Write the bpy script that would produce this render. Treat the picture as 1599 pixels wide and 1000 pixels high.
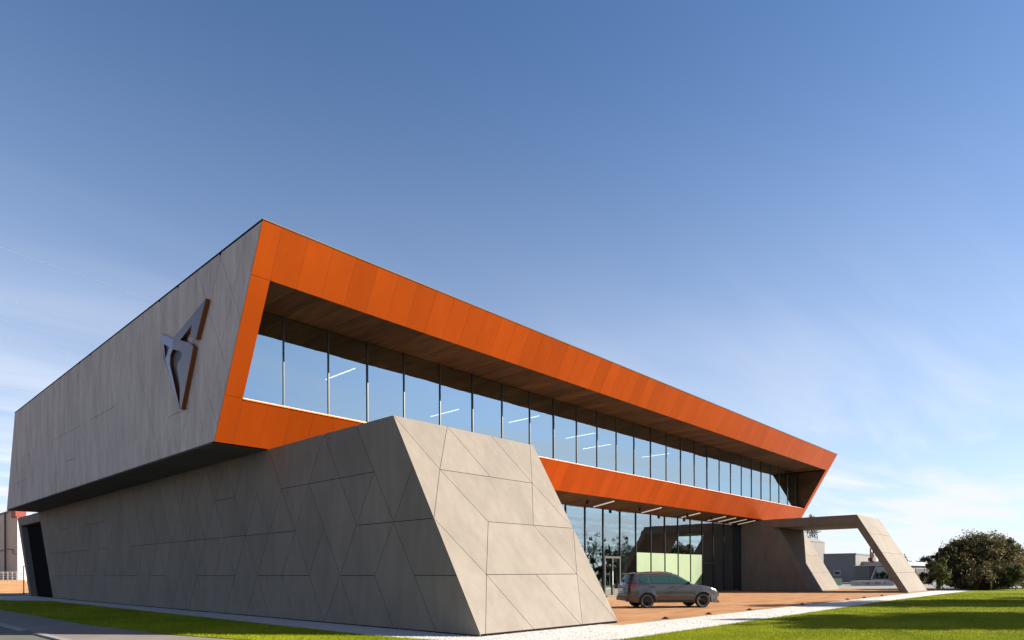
import bpy, bmesh, math, random
import numpy as np
from mathutils import Vector, Matrix
from mathutils.geometry import tessellate_polygon
random.seed(7); rng = np.random.default_rng(7)
for o in list(bpy.data.objects): bpy.data.objects.remove(o)
S = bpy.context.scene
C = S.collection
R = math.radians

# ------------------------------------------------------------------ camera, sky, sun, exposure
# world axes: +X runs along the orange front, +Y runs along the grey side wall
ANG = 0.7486
F, HOR = 1024.79, 895.57
ca, sa = math.cos(ANG), math.sin(ANG)
cam = bpy.data.cameras.new('camera'); co = bpy.data.objects.new('camera', cam); C.objects.link(co)
cam.sensor_width = 36; cam.lens = F / 1599 * 36
cam.shift_y = (HOR - 500) / 1599; cam.shift_x = 0
cam.clip_start = 0.1; cam.clip_end = 3000
co.matrix_world = (Matrix.Translation((0, 0, 1.6)) @ Matrix.Rotation(ANG - math.pi / 2, 4, 'Z')
                   @ Matrix.Rotation(math.pi / 2, 4, 'X') @ Matrix.Rotation(-0.0039, 4, 'Z'))
S.camera = co

SUN_EL, PSI = R(25.8), R(46.6)
tosun = Vector((math.sin(PSI) * math.cos(SUN_EL), -math.cos(PSI) * math.cos(SUN_EL), math.sin(SUN_EL)))
sl = bpy.data.lights.new('sun', 'SUN'); sl.energy = 5.0; sl.angle = R(0.53); sl.color = (1.0, 0.93, 0.82)
so = bpy.data.objects.new('sun', sl); C.objects.link(so); so.location = (60, -50, 60)
so.rotation_euler = tosun.to_track_quat('Z', 'Y').to_euler()

W = bpy.data.worlds.new('World'); S.world = W; W.use_nodes = True
nt = W.node_tree; N = nt.nodes; L = nt.links
for n in list(N): N.remove(n)
sky = N.new('ShaderNodeTexSky'); sky.sky_type = 'NISHITA'; sky.sun_disc = False
sky.sun_elevation = SUN_EL; sky.sun_rotation = math.atan2(tosun.x, tosun.y)
sky.altitude = 100; sky.air_density = 1.0; sky.dust_density = 0.15; sky.ozone_density = 5.6
tc = N.new('ShaderNodeTexCoord'); sep = N.new('ShaderNodeSeparateXYZ'); L.new(tc.outputs['Generated'], sep.inputs[0])
def wmath(op, a, b=None, clamp=False):
    m = N.new('ShaderNodeMath'); m.operation = op; m.use_clamp = clamp
    for i, v in enumerate((a, b)):
        if v is None: continue
        if isinstance(v, (int, float)): m.inputs[i].default_value = v
        else: L.new(v, m.inputs[i])
    return m.outputs[0]
zz = wmath('MAXIMUM', sep.outputs[2], 0.03)
cx = wmath('DIVIDE', sep.outputs[0], zz); cy = wmath('DIVIDE', sep.outputs[1], zz)
cmb = N.new('ShaderNodeCombineXYZ'); L.new(cx, cmb.inputs[0]); L.new(cy, cmb.inputs[1])
mp = N.new('ShaderNodeMapping'); L.new(cmb.outputs[0], mp.inputs[0])
mp.inputs['Rotation'].default_value = (0, 0, R(28)); mp.inputs['Scale'].default_value = (0.14, 0.62, 1)
nz = N.new('ShaderNodeTexNoise'); nz.inputs['Scale'].default_value = 1.6; nz.inputs['Detail'].default_value = 7
nz.inputs['Roughness'].default_value = 0.55; nz.inputs['Distortion'].default_value = 0.4
L.new(mp.outputs[0], nz.inputs['Vector'])
cl = N.new('ShaderNodeValToRGB'); cl.color_ramp.elements[0].position = 0.42; cl.color_ramp.elements[1].position = 0.78
L.new(nz.outputs[0], cl.inputs[0])
# thin cirrus is seen edge-on low down, so it is denser towards the horizon
low = wmath('SUBTRACT', 1.0, wmath('MULTIPLY', sep.outputs[2], 1.7), True)
low = wmath('POWER', low, 2.4)
cm = wmath('MULTIPLY', cl.outputs[0], wmath('MULTIPLY', low, 1.7), True)
veil = wmath('MULTIPLY', wmath('POWER', wmath('SUBTRACT', 1.0, wmath('MULTIPLY', sep.outputs[2], 1.47), True), 1.7), 0.60)
cm = wmath('ADD', cm, veil, True)
mix = N.new('ShaderNodeMixRGB'); L.new(cm, mix.inputs[0]); L.new(sky.outputs[0], mix.inputs[1])
mix.inputs[2].default_value = (5.6, 5.8, 6.3, 1)
bg = N.new('ShaderNodeBackground'); bg.inputs[1].default_value = 0.055; L.new(mix.outputs[0], bg.inputs[0])
out = N.new('ShaderNodeOutputWorld'); L.new(bg.outputs[0], out.inputs[0])

S.view_settings.view_transform = 'Standard'; S.view_settings.look = 'None'
S.view_settings.gamma = 1; S.view_settings.use_curve_mapping = False
S.view_settings.exposure = 1.6
S.render.engine = 'CYCLES'
S.cycles.max_bounces = 8; S.cycles.diffuse_bounces = 3; S.cycles.glossy_bounces = 5
S.cycles.transparent_max_bounces = 12; S.cycles.transmission_bounces = 4

def at(px, Z, z=None, py=None):
    """world point at photo column px and distance Z along the view axis"""
    X = (px - 799.5) / F * Z
    x, y = X * sa + Z * ca, -X * ca + Z * sa
    if py is not None:
        hor = HOR - 0.0039 * (px - 799.5)
        z = 1.6 + (hor - py) / F * Z
    return Vector((x, y, 0 if z is None else z))
def XZ(X, Z): return (X * sa + Z * ca, -X * ca + Z * sa)

# ------------------------------------------------------------------ materials
def mat(name, col=(.5, .5, .5), rough=.6, metal=0., spec=.5, var=0., noise=None, bump=None, objrand=0., emit=None, aniso=None):
    m = bpy.data.materials.new(name); m.use_nodes = True
    nt = m.node_tree; b = nt.nodes['Principled BSDF']
    b.inputs['Roughness'].default_value = rough; b.inputs['Metallic'].default_value = metal
    b.inputs['Specular IOR Level'].default_value = spec
    b.inputs['Base Color'].default_value = (*col, 1)
    tc = nt.nodes.new('ShaderNodeTexCoord')
    cur = None
    if noise:                                   # list of (scale vec, amount, detail)
        rgb = nt.nodes.new('ShaderNodeRGB'); rgb.outputs[0].default_value = (*col, 1); cur = rgb.outputs[0]
        for sc, amt, det in noise:
            mp = nt.nodes.new('ShaderNodeMapping'); mp.inputs['Scale'].default_value = sc
            nt.links.new(tc.outputs['Object'], mp.inputs[0])
            n = nt.nodes.new('ShaderNodeTexNoise'); n.inputs['Scale'].default_value = 1; n.inputs['Detail'].default_value = det
            nt.links.new(mp.outputs[0], n.inputs['Vector'])
            r = nt.nodes.new('ShaderNodeMapRange'); r.inputs[1].default_value = .3; r.inputs[2].default_value = .7
            r.inputs[3].default_value = 1 - amt; r.inputs[4].default_value = 1 + amt
            nt.links.new(n.outputs[0], r.inputs[0])
            v = nt.nodes.new('ShaderNodeVectorMath'); v.operation = 'SCALE'
            nt.links.new(cur, v.inputs[0]); nt.links.new(r.outputs[0], v.inputs['Scale']); cur = v.outputs[0]
    if objrand:
        if cur is None:
            rgb = nt.nodes.new('ShaderNodeRGB'); rgb.outputs[0].default_value = (*col, 1); cur = rgb.outputs[0]
        oi = nt.nodes.new('ShaderNodeObjectInfo'); r = nt.nodes.new('ShaderNodeMapRange')
        r.inputs[3].default_value = 1 - objrand; r.inputs[4].default_value = 1 + objrand
        nt.links.new(oi.outputs['Random'], r.inputs[0])
        v = nt.nodes.new('ShaderNodeVectorMath'); v.operation = 'SCALE'
        nt.links.new(cur, v.inputs[0]); nt.links.new(r.outputs[0], v.inputs['Scale']); cur = v.outputs[0]
    if cur is not None: nt.links.new(cur, b.inputs['Base Color'])
    if bump:
        sc, st, dist = bump
        mp = nt.nodes.new('ShaderNodeMapping'); mp.inputs['Scale'].default_value = sc if isinstance(sc, tuple) else (sc,) * 3
        nt.links.new(tc.outputs['Object'], mp.inputs[0])
        n = nt.nodes.new('ShaderNodeTexNoise'); n.inputs['Scale'].default_value = 1; n.inputs['Detail'].default_value = 4
        nt.links.new(mp.outputs[0], n.inputs['Vector'])
        bp = nt.nodes.new('ShaderNodeBump'); bp.inputs['Strength'].default_value = st; bp.inputs['Distance'].default_value = dist
        nt.links.new(n.outputs[0], bp.inputs['Height']); nt.links.new(bp.outputs[0], b.inputs['Normal'])
    if emit:
        b.inputs['Emission Color'].default_value = (*emit[0], 1); b.inputs['Emission Strength'].default_value = emit[1]
    return m

M = {}
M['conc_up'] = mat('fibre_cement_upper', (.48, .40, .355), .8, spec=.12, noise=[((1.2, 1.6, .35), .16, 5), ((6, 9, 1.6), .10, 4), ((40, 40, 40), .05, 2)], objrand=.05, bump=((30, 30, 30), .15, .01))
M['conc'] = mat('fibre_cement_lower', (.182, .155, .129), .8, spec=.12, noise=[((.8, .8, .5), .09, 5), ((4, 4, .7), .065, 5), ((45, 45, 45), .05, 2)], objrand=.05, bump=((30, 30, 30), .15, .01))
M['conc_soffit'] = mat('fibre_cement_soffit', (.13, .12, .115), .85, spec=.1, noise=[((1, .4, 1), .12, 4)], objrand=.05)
M['backing'] = mat('joint_shadow_black', (.012, .012, .013), .9, spec=0)  # plain black, behind the panel joints and across the far passage
M['orange'] = mat('copper_orange_panel', (.44, .068, .004), .36, metal=.5, spec=.3, noise=[((1.5, .6, .6), .05, 3)], objrand=.09, bump=((1.1, .6, .6), .5, .02))
M['coping'] = mat('pale_metal_coping', (.14, .125, .11), .45, metal=.4)
M['seam'] = mat('seam_backing', (.75, .40, .26), .6)  # pale tone puts the light caught by panel edges into the seams
M['wood'] = mat('brown_soffit_board', (.105, .058, .031), .8, spec=.1, noise=[((3.2, .5, 1), .30, 6), ((30, 1.2, 1), .20, 4)], objrand=.24)
M['black_frame'] = mat('black_anodised', (.012, .012, .014), .35, metal=.3)
M['grey_frame'] = mat('grey_anodised', (.05, .05, .052), .4, metal=.3)
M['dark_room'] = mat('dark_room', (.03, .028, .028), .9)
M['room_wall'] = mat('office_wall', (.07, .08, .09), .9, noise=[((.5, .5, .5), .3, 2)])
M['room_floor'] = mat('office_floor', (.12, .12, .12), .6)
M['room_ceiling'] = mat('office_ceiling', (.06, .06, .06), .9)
M['lamp'] = mat('lit_tube', (1, 1, 1), .5, emit=((1, .96, .9), 1.2))
M['lamp_low'] = mat('unlit_strip_glow', (1, 1, 1), .5, emit=((1, .93, .82), .09))  # weak glow added to unlit soffit strips in place of reflected light
M['steel_white'] = mat('white_metal', (.75, .75, .73), .4)
M['green_panel'] = mat('pale_green_screen', (.165, .225, .12), .5, noise=[((.6, .6, .4), .1, 2)], objrand=.08)
M['emblem_wing'] = mat('polished_wing_sky_tint', (.12, .105, .14), .30, metal=.85)  # bluer copy of the emblem metal, sky reflection put into the colour
M['emblem'] = mat('polished_copper_violet', (.105, .062, .056), .30, metal=.85, bump=((2, 2, 2), .05, .02))
M['emblem_side'] = mat('emblem_copper_side', (.26, .095, .03), .4, metal=.8)
M['emblem_dark'] = mat('emblem_dark_core', (.03, .014, .012), .5, metal=.3)
M['asphalt'] = mat('asphalt', (.05, .05, .055), .85, noise=[((.6, .6, .6), .15, 4), ((60, 60, 60), .35, 3)], bump=((80, 80, 80), .4, .01))
M['walk'] = mat('concrete_walk', (.19, .165, .145), .85, spec=.15, noise=[((.7, .7, .7), .12, 5), ((50, 50, 50), .12, 2)], bump=((60, 60, 60), .25, .01))
M['kerb'] = mat('kerb_stone', (.24, .22, .20), .8, noise=[((3, 3, 3), .1, 4)], objrand=.06)
M['gravelm'] = mat('white_gravel', (.47, .445, .41), .85, spec=.2, noise=[((1, 1, 1), .05, 3), ((35, 35, 35), .16, 3)], bump=((35, 35, 35), .45, .02))
M['stone_bit'] = mat('white_marble_chip', (.50, .485, .46), .7, noise=[((9, 9, 9), .12, 2)])
M['field'] = mat('dry_field', (.42, .20, .065), .9, noise=[((.25, .25, .25), .25, 4), ((3, 3, 3), .3, 4)], bump=((5, 5, 5), .6, .1))
M['ground'] = mat('open_ground', (.09, .085, .065), .9, noise=[((.05, .05, .05), .3, 5), ((2, 2, 2), .2, 4)])
M['yard'] = mat('pale_yard', (.19, .175, .155), .85, noise=[((.3, .3, .3), .12, 4)])
M['bark'] = mat('bark', (.10, .075, .055), .9, noise=[((8, 8, 2), .3, 4)])
M['wood_post'] = mat('timber_post', (.42, .29, .15), .8, noise=[((20, 20, 3), .2, 3)])

def two_tone(name, a, b_, rough, scale, extra=None, lo=.4, hi=.6, bump=None):
    m = bpy.data.materials.new(name); m.use_nodes = True; nt = m.node_tree; b = nt.nodes['Principled BSDF']
    b.inputs['Roughness'].default_value = rough
    b.inputs['Specular IOR Level'].default_value = .06
    tc = nt.nodes.new('ShaderNodeTexCoord'); n = nt.nodes.new('ShaderNodeTexNoise')
    mp = nt.nodes.new('ShaderNodeMapping'); mp.inputs['Scale'].default_value = scale
    nt.links.new(tc.outputs['Object'], mp.inputs[0]); nt.links.new(mp.outputs[0], n.inputs['Vector'])
    n.inputs['Scale'].default_value = 1; n.inputs['Detail'].default_value = 6; n.inputs['Roughness'].default_value = .62
    r = nt.nodes.new('ShaderNodeValToRGB'); r.color_ramp.elements[0].position = lo; r.color_ramp.elements[1].position = hi
    r.color_ramp.elements[0].color = (*a, 1); r.color_ramp.elements[1].color = (*b_, 1)
    nt.links.new(n.outputs[0], r.inputs[0]); nt.links.new(r.outputs[0], b.inputs['Base Color'])
    if bump:
        n2 = nt.nodes.new('ShaderNodeTexNoise'); n2.inputs['Scale'].default_value = bump[0]; n2.inputs['Detail'].default_value = 3
        nt.links.new(tc.outputs['Object'], n2.inputs['Vector'])
        bp = nt.nodes.new('ShaderNodeBump'); bp.inputs['Strength'].default_value = bump[1]; bp.inputs['Distance'].default_value = bump[2]
        nt.links.new(n2.outputs[0], bp.inputs['Height']); nt.links.new(bp.outputs[0], b.inputs['Normal'])
    return m
M['lawn'] = two_tone('lawn_turf', (.095, .125, .004), (.21, .235, .010), .95, (.9, .9, .9), bump=(40, .8, .04), lo=.35, hi=.7)
M['paving'] = two_tone('terracotta_paving', (.23, .108, .046), (.40, .225, .112), .85, (.35, 1.6, 1), bump=(20, .2, .01), lo=.3, hi=.72)

def leafmat(name, cols, trans=.25, sp=.25):
    m = bpy.data.materials.new(name); m.use_nodes = True; nt = m.node_tree; b = nt.nodes['Principled BSDF']
    b.inputs['Roughness'].default_value = .7; b.inputs['Specular IOR Level'].default_value = sp
    at_ = nt.nodes.new('ShaderNodeAttribute'); at_.attribute_name = 'tone'
    r = nt.nodes.new('ShaderNodeValToRGB')
    r.color_ramp.elements[0].color = (*cols[0], 1); r.color_ramp.elements[1].color = (*cols[-1], 1)
    if len(cols) == 3:
        e = r.color_ramp.elements.new(.5); e.color = (*cols[1], 1)
    nt.links.new(at_.outputs['Fac'], r.inputs[0]); nt.links.new(r.outputs[0], b.inputs['Base Color'])
    t = nt.nodes.new('ShaderNodeBsdfTranslucent'); nt.links.new(r.outputs[0], t.inputs[0])
    mx = nt.nodes.new('ShaderNodeMixShader'); mx.inputs[0].default_value = trans
    o = nt.nodes['Material Output']
    nt.links.new(b.outputs[0], mx.inputs[1]); nt.links.new(t.outputs[0], mx.inputs[2]); nt.links.new(mx.outputs[0], o.inputs[0])
    return m
M['blade'] = leafmat('grass_blade', [(.12, .15, .004), (.235, .265, .008), (.40, .38, .03)], .15, .02)
M['leaf_dark'] = leafmat('leaf_dark', [(.028, .033, .011), (.085, .075, .026), (.20, .145, .06)])
M['leaf_mid'] = leafmat('leaf_mid', [(.04, .05, .014), (.095, .11, .028), (.19, .19, .06)])
M['leaf_far'] = leafmat('leaf_far', [(.03, .04, .02), (.06, .07, .03), (.09, .09, .05)])

def glassmat(name, refl, tint=(.55, .6, .62), fres=.5, gl=(.72, .88, .95), wav=.006):
    m = bpy.data.materials.new(name); m.use_nodes = True; nt = m.node_tree
    for n in list(nt.nodes): nt.nodes.remove(n)
    o = nt.nodes.new('ShaderNodeOutputMaterial'); g = nt.nodes.new('ShaderNodeBsdfGlossy'); g.inputs['Roughness'].default_value = .004
    g.inputs['Color'].default_value = (*gl, 1)
    t = nt.nodes.new('ShaderNodeBsdfTransparent'); t.inputs[0].default_value = (*tint, 1)
    lw = nt.nodes.new('ShaderNodeLayerWeight'); lw.inputs[0].default_value = fres
    mr = nt.nodes.new('ShaderNodeMapRange'); mr.inputs[3].default_value = refl; mr.inputs[4].default_value = 1
    nt.links.new(lw.outputs['Fresnel'], mr.inputs[0])
    tc = nt.nodes.new('ShaderNodeTexCoord'); n = nt.nodes.new('ShaderNodeTexNoise'); n.inputs['Scale'].default_value = .9
    nt.links.new(tc.outputs['Object'], n.inputs['Vector'])
    bp = nt.nodes.new('ShaderNodeBump'); bp.inputs['Strength'].default_value = .5; bp.inputs['Distance'].default_value = wav
    nt.links.new(n.outputs[0], bp.inputs['Height']); nt.links.new(bp.outputs[0], g.inputs['Normal'])
    mx = nt.nodes.new('ShaderNodeMixShader'); nt.links.new(mr.outputs[0], mx.inputs[0])
    nt.links.new(t.outputs[0], mx.inputs[1]); nt.links.new(g.outputs[0], mx.inputs[2]); nt.links.new(mx.outputs[0], o.inputs[0])
    return m
M['glass'] = glassmat('coated_glass', .50)
M['glass_clear'] = glassmat('entrance_glass', .44)
M['car_glass'] = glassmat('car_glass', .10, (.30, .42, .38), .35, wav=.0)

# ------------------------------------------------------------------ object helpers
BASE = {}
def wbase(p): return BASE.get(p.name, Vector((0, 0, 0))) if p else Vector((0, 0, 0))
def tag(o, label=None, cat=None, group=None, kind=None):
    if label: o['label'] = label
    if cat: o['category'] = cat
    if group: o['group'] = group
    if kind: o['kind'] = kind
    return o
def empty(name, loc, rz=0, label=None, cat=None, group=None):
    o = bpy.data.objects.new(name, None); C.objects.link(o); o.location = loc; o.rotation_euler = (0, 0, rz)
    o.empty_display_size = .3
    BASE[o.name] = Vector(loc); return tag(o, label, cat, group)
def mobj(name, verts, faces, m, parent=None, local=False, smooth=False, mats=None, fm=None):
    b = Vector((0, 0, 0)) if local else wbase(parent)
    me = bpy.data.meshes.new(name); me.from_pydata([tuple(Vector(v) - b) for v in verts], [], faces)
    for k in (mats or [m]): me.materials.append(k)
    if fm: me.polygons.foreach_set('material_index', fm)
    if smooth: me.polygons.foreach_set('use_smooth', [True] * len(me.polygons))
    me.update()
    o = bpy.data.objects.new(name, me); C.objects.link(o); o.parent = parent
    if parent: BASE[o.name] = b
    return o
class MB:
    def __init__(s): s.v = []; s.f = []; s.fm = []
    def add(s, vs, fs, k=0):
        n = len(s.v); s.v += [tuple(v) for v in vs]; s.f += [tuple(i + n for i in f) for f in fs]; s.fm += [k] * len(fs); return s
    def box(s, x0, x1, y0, y1, z0, z1, k=0):
        vs = [(x, y, z) for z in (z0, z1) for y in (y0, y1) for x in (x0, x1)]
        return s.add(vs, [(0, 2, 3, 1), (4, 5, 7, 6), (0, 1, 5, 4), (2, 6, 7, 3), (0, 4, 6, 2), (1, 3, 7, 5)], k)
    def bar(s, a, b, r, n=6, r2=None, k=0, caps=True):
        a, b = Vector(a), Vector(b); d = (b - a).normalized(); q = d.to_track_quat('Z', 'Y')
        r2 = r if r2 is None else r2; vs = []
        for p, rr in ((a, r), (b, r2)):
            for i in range(n):
                t = 2 * math.pi * i / n; vs.append(p + q @ Vector((rr * math.cos(t), rr * math.sin(t), 0)))
        fs = [(i, (i + 1) % n, n + (i + 1) % n, n + i) for i in range(n)]
        if caps: fs += [tuple(range(n - 1, -1, -1)), tuple(range(n, 2 * n))]
        return s.add(vs, fs, k)
    def prism(s, pts, f, d0, d1, k=0):
        """pts 2D polygon, f(a,b,d)->3D"""
        n = len(pts); vs = [f(a, b, d0) for a, b in pts] + [f(a, b, d1) for a, b in pts]
        tri = tessellate_polygon([[Vector((a, b, 0)) for a, b in pts]]) if n > 4 else [tuple(range(n))]
        fs = [tuple(t) for t in tri] + [tuple(i + n for i in reversed(t)) for t in tri]
        fs += [(i, i + n, (i + 1) % n + n, (i + 1) % n) for i in range(n)]
        return s.add(vs, fs, k)
    def build(s, name, m, parent=None, local=False, smooth=False, mats=None, fix=True):
        o = mobj(name, s.v, s.f, m, parent, local, smooth, mats, s.fm)
        if fix and len(s.f) < 60000:
            bm = bmesh.new(); bm.from_mesh(o.data); bmesh.ops.recalc_face_normals(bm, faces=bm.faces); bm.to_mesh(o.data); bm.free()
        return o
def boxo(name, x0, x1, y0, y1, z0, z1, m, parent=None, local=False): return MB().box(x0, x1, y0, y1, z0, z1).build(name, m, parent, local)

# ---- planar subdivision of a traced joint pattern into separate panels
def clip_seg(a, b, outl):
    t0, t1 = 0., 1.; dx, dy = b[0] - a[0], b[1] - a[1]; n = len(outl)
    for i in range(n):
        p, q = outl[i], outl[(i + 1) % n]; ex, ey = q[0] - p[0], q[1] - p[1]
        num = ex * (a[1] - p[1]) - ey * (a[0] - p[0]); den = ex * dy - ey * dx
        if abs(den) < 1e-9:
            if num < 1e-4: return None
            continue
        t = -num / den
        if den > 0: t0 = max(t0, t)
        else: t1 = min(t1, t)
    if t1 - t0 < 1e-3: return None
    return ((a[0] + dx * t0, a[1] + dy * t0), (a[0] + dx * t1, a[1] + dy * t1))
def subdivide(outl, segs, snap=.03):
    ar = sum(outl[i][0] * outl[(i + 1) % len(outl)][1] - outl[(i + 1) % len(outl)][0] * outl[i][1] for i in range(len(outl)))
    if ar < 0: outl = outl[::-1]
    S_ = [c for c in (clip_seg(a, b, outl) for a, b in segs) if c] + [(outl[i], outl[(i + 1) % len(outl)]) for i in range(len(outl))]
    V = []
    def vid(p):
        for i, q in enumerate(V):
            if abs(q[0] - p[0]) < snap and abs(q[1] - p[1]) < snap: return i
        V.append(p); return len(V) - 1
    for p in outl: vid(p)
    cuts = [[] for _ in S_]
    for i in range(len(S_)):
        (ax, ay), (bx, by) = S_[i]
        for j in range(i + 1, len(S_)):
            (cx_, cy_), (dx_, dy_) = S_[j]
            if max(ax, bx) < min(cx_, dx_) - snap or max(cx_, dx_) < min(ax, bx) - snap or max(ay, by) < min(cy_, dy_) - snap or max(cy_, dy_) < min(ay, by) - snap: continue
            rx, ry, sx, sy = bx - ax, by - ay, dx_ - cx_, dy_ - cy_
            den = rx * sy - ry * sx
            if abs(den) < 1e-9: continue
            t = ((cx_ - ax) * sy - (cy_ - ay) * sx) / den; u = ((cx_ - ax) * ry - (cy_ - ay) * rx) / den
            et, eu = snap / math.hypot(rx, ry), snap / math.hypot(sx, sy)
            if -et <= t <= 1 + et and -eu <= u <= 1 + eu:
                p = (ax + rx * t, ay + ry * t); cuts[i].append(p); cuts[j].append(p)
    E = set()
    for (a, b), cs in zip(S_, cuts):
        L_ = math.hypot(b[0] - a[0], b[1] - a[1])
        pts = sorted([a, b] + cs, key=lambda p: (p[0] - a[0]) * (b[0] - a[0]) + (p[1] - a[1]) * (b[1] - a[1]))
        ids = [vid(p) for p in pts]
        for i, j in zip(ids, ids[1:]):
            if i != j: E.add((min(i, j), max(i, j)))
    while True:                                  # prune dangling ends
        deg = {}
        for i, j in E: deg[i] = deg.get(i, 0) + 1; deg[j] = deg.get(j, 0) + 1
        bad = {e for e in E if deg[e[0]] < 2 or deg[e[1]] < 2}
        if not bad: break
        E -= bad
    nb = {}
    for i, j in E: nb.setdefault(i, []).append(j); nb.setdefault(j, []).append(i)
    for i in nb: nb[i].sort(key=lambda j: math.atan2(V[j][1] - V[i][1], V[j][0] - V[i][0]))
    seen = set(); out = []
    for i in nb:
        for j in nb[i]:
            if (i, j) in seen: continue
            loop = []; a, b = i, j
            while (a, b) not in seen:
                seen.add((a, b)); loop.append(a)
                k = nb[b]; c = k[(k.index(a) - 1) % len(k)]; a, b = b, c
            P = [V[q] for q in loop]
            A = sum(P[q][0] * P[(q + 1) % len(P)][1] - P[(q + 1) % len(P)][0] * P[q][1] for q in range(len(P))) / 2
            if A > .02: out.append(P)
    return out
def simplify(P):
    Q = []
    n = len(P)
    for i in range(n):
        a, b, c = P[i - 1], P[i], P[(i + 1) % n]
        cr = (b[0] - a[0]) * (c[1] - b[1]) - (b[1] - a[1]) * (c[0] - b[0])
        if abs(cr) / (math.dist(a, b) * math.dist(b, c) + 1e-9) > .012: Q.append(b)
    return Q if len(Q) > 2 else P
def inset(P, g):
    P = simplify(P); n = len(P); out = []
    for i in range(n):
        a, b, c = P[i - 1], P[i], P[(i + 1) % n]
        d1 = ((b[0] - a[0]), (b[1] - a[1])); d2 = ((c[0] - b[0]), (c[1] - b[1]))
        l1, l2 = math.hypot(*d1), math.hypot(*d2)
        n1 = (-d1[1] / l1, d1[0] / l1); n2 = (-d2[1] / l2, d2[0] / l2)
        k = 1 + n1[0] * n2[0] + n1[1] * n2[1]
        if k < .15: k = .15
        out.append((b[0] + g * (n1[0] + n2[0]) / k, b[1] + g * (n1[1] + n2[1]) / k))
    return out
def panels(name, outl, segs, f, m, parent, gap=.009, depth=.03):
    c = 0
    for P in subdivide(outl, segs):
        Q = inset(P, gap); j = random.uniform(0, .002)
        MB().prism(Q, f, -depth, j).build(name, m, parent); c += 1
    return c
def lattice(v0, v1, z0, z1, keep, off=16.35, sp=1.87, rh=1.55):
    """triangular joint lattice; keep(kind, v, row) decides which joints exist. Nodes at row r: off + sp*k (r odd), +sp/2 (r even)"""
    segs = []
    for r in range(int(round(z0 / rh)), int(round(z1 / rh)) + 1):
        o = off + (0 if r % 2 else -sp / 2)
        k0 = math.floor((v0 - o) / sp) - 1; k1 = math.ceil((v1 - o) / sp) + 1
        for k in range(k0, k1 + 1):
            v = o + sp * k; z = r * rh
            if keep('h', v, r): segs.append(((v, z), (v + sp, z)))
            if keep('\\', v, r): segs.append(((v, z), (v - sp / 2, z - rh)))
            if keep('/', v, r): segs.append(((v, z), (v + sp / 2, z - rh)))
    return segs

# ------------------------------------------------------------------ setting: ground sheets
def sheet(name, pts, z, m, thick=None, sub=0):
    vs = [(x, y, z) for x, y in pts]; o = mobj(name, vs, [tuple(range(len(vs)))], m); tag(o, kind='structure'); return o
g = 1400
sheet('ground', [(-g, -g), (g, -g), (g, g), (-g, g)], -.03, M['ground'])
def poly_slab(name, pts, z0, z1, m):
    o = MB().prism(pts, lambda a, b, d: (a, b, d), z0, z1).build(name, m); return tag(o, kind='structure')
poly_slab('road', [(4.25, -60), (4.25, 62), (-12, 62), (-12, -60)], -.2, -.10, M['asphalt'])
poly_slab('pavement', [(4.45, -60), (4.45, 62), (6.15, 62), (6.15, 24), (6.6, 18.5), (7.4, 15), (8.6, 10), (9.5, 0), (10, -60)], -.3, .0, M['walk'])
# lawns
LAWN_L = [(6.15, 62), (6.15, 24), (6.6, 18.5), (7.4, 15), (8.6, 10), (9.5, 0), (10, -60), (95, -60), (95, 4.0), (68.5, 9.2), (42.3, 9.4), (25.1, 9.0), (13.2, 8.75), (10.6, 9.9), (9.95, 14), (10.1, 27), (10.2, 48), (8.6, 51.5), (8.4, 62)]
poly_slab('lawn', LAWN_L, -.3, .012, M['lawn'])
GRAV = [(8.4, 62), (8.6, 51.5), (10.2, 48), (10.1, 27), (9.95, 14), (10.6, 9.9), (13.2, 8.75), (25.1, 9.0), (42.3, 9.4), (68.5, 9.2), (68.5, 11.5), (17.0, 11.2), (16.6, 13), (12.5, 13), (11.75, 16), (11.75, 62)]
poly_slab('gravel_bed', GRAV, -.3, .004, M['gravelm'])
poly_slab('terrace', [(16.6, 13), (17.0, 11.2), (68.5, 11.5), (68.5, 24.9), (16.6, 24.9)], -.3, .0, M['paving'])
poly_slab('yard', [(56, 24.9), (68.5, 24.9), (68.5, 4.0), (150, -6), (230, 40), (200, 110), (56, 110)], -.3, -.01, M['yard'])
poly_slab('field', [(-60, 75), (30, 75), (40, 130), (-20, 220), (-160, 160)], -.3, -.015, M['field'])
sheet('back_lane', [(-60, 62), (12, 62), (12, 75), (-60, 75)], -.012, M['asphalt'])

# kerb stones along the road, one piece each
for i in range(7, 40):
    v = 1.0 + i * 1.5
    if 21.6 < v < 22.9: continue
    o = MB().box(4.255, 4.445, v + .006, v + 1.494, -.2, .012).build('kerb_stone', M['kerb'])
    tag(o, 'pale kerb stone in the row edging the road beside the pavement', 'kerb stone', 'kerb stones along the road')

# ------------------------------------------------------------------ the showroom building
UA, VA, WG, HB, SLN = 11.57, 11.82, 6.17, 6.20, 3.61
UC, UR = 9.64, 65.5
U1, W1 = 56.89, 6.58
ZT = 12.555
KL = .568                                   # lean of the orange front, m out per m up
def vf(z): return 23.0 - KL * (z - 6.2)     # y of the leaning orange plane
def vb(z): return 57.4 - .43 * (z - 6.2)
B = empty('showroom_building', (UC, 23, 0), 0, 'two-storey grey panelled showroom with leaning orange front frame and long strip windows', 'building')
PN = 'concrete_panel'
cnt = {}
# long grey side wall of the upper volume (plane x = UC)
fU = lambda a, b, d: (UC - d, a, b)
r_ = random.Random(11)
known_up = {('h', 6): .35}
def keep_up(k, v, r):
    if k == 'h': return r_.random() < (.55 if r == 6 else .12)
    if k == '\\': return r_.random() < .52
    return r_.random() < .58
outU = [(vf(6.21) + .03, 6.21), (57.4, 6.21), (vb(ZT - .02), ZT - .02), (vf(ZT - .02) + .03, ZT - .02)]
cnt['up'] = panels(PN, outU, lattice(18, 60, 6.2, 14, keep_up, off=25.25), fU, M['conc_up'], B, gap=.008)
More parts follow.
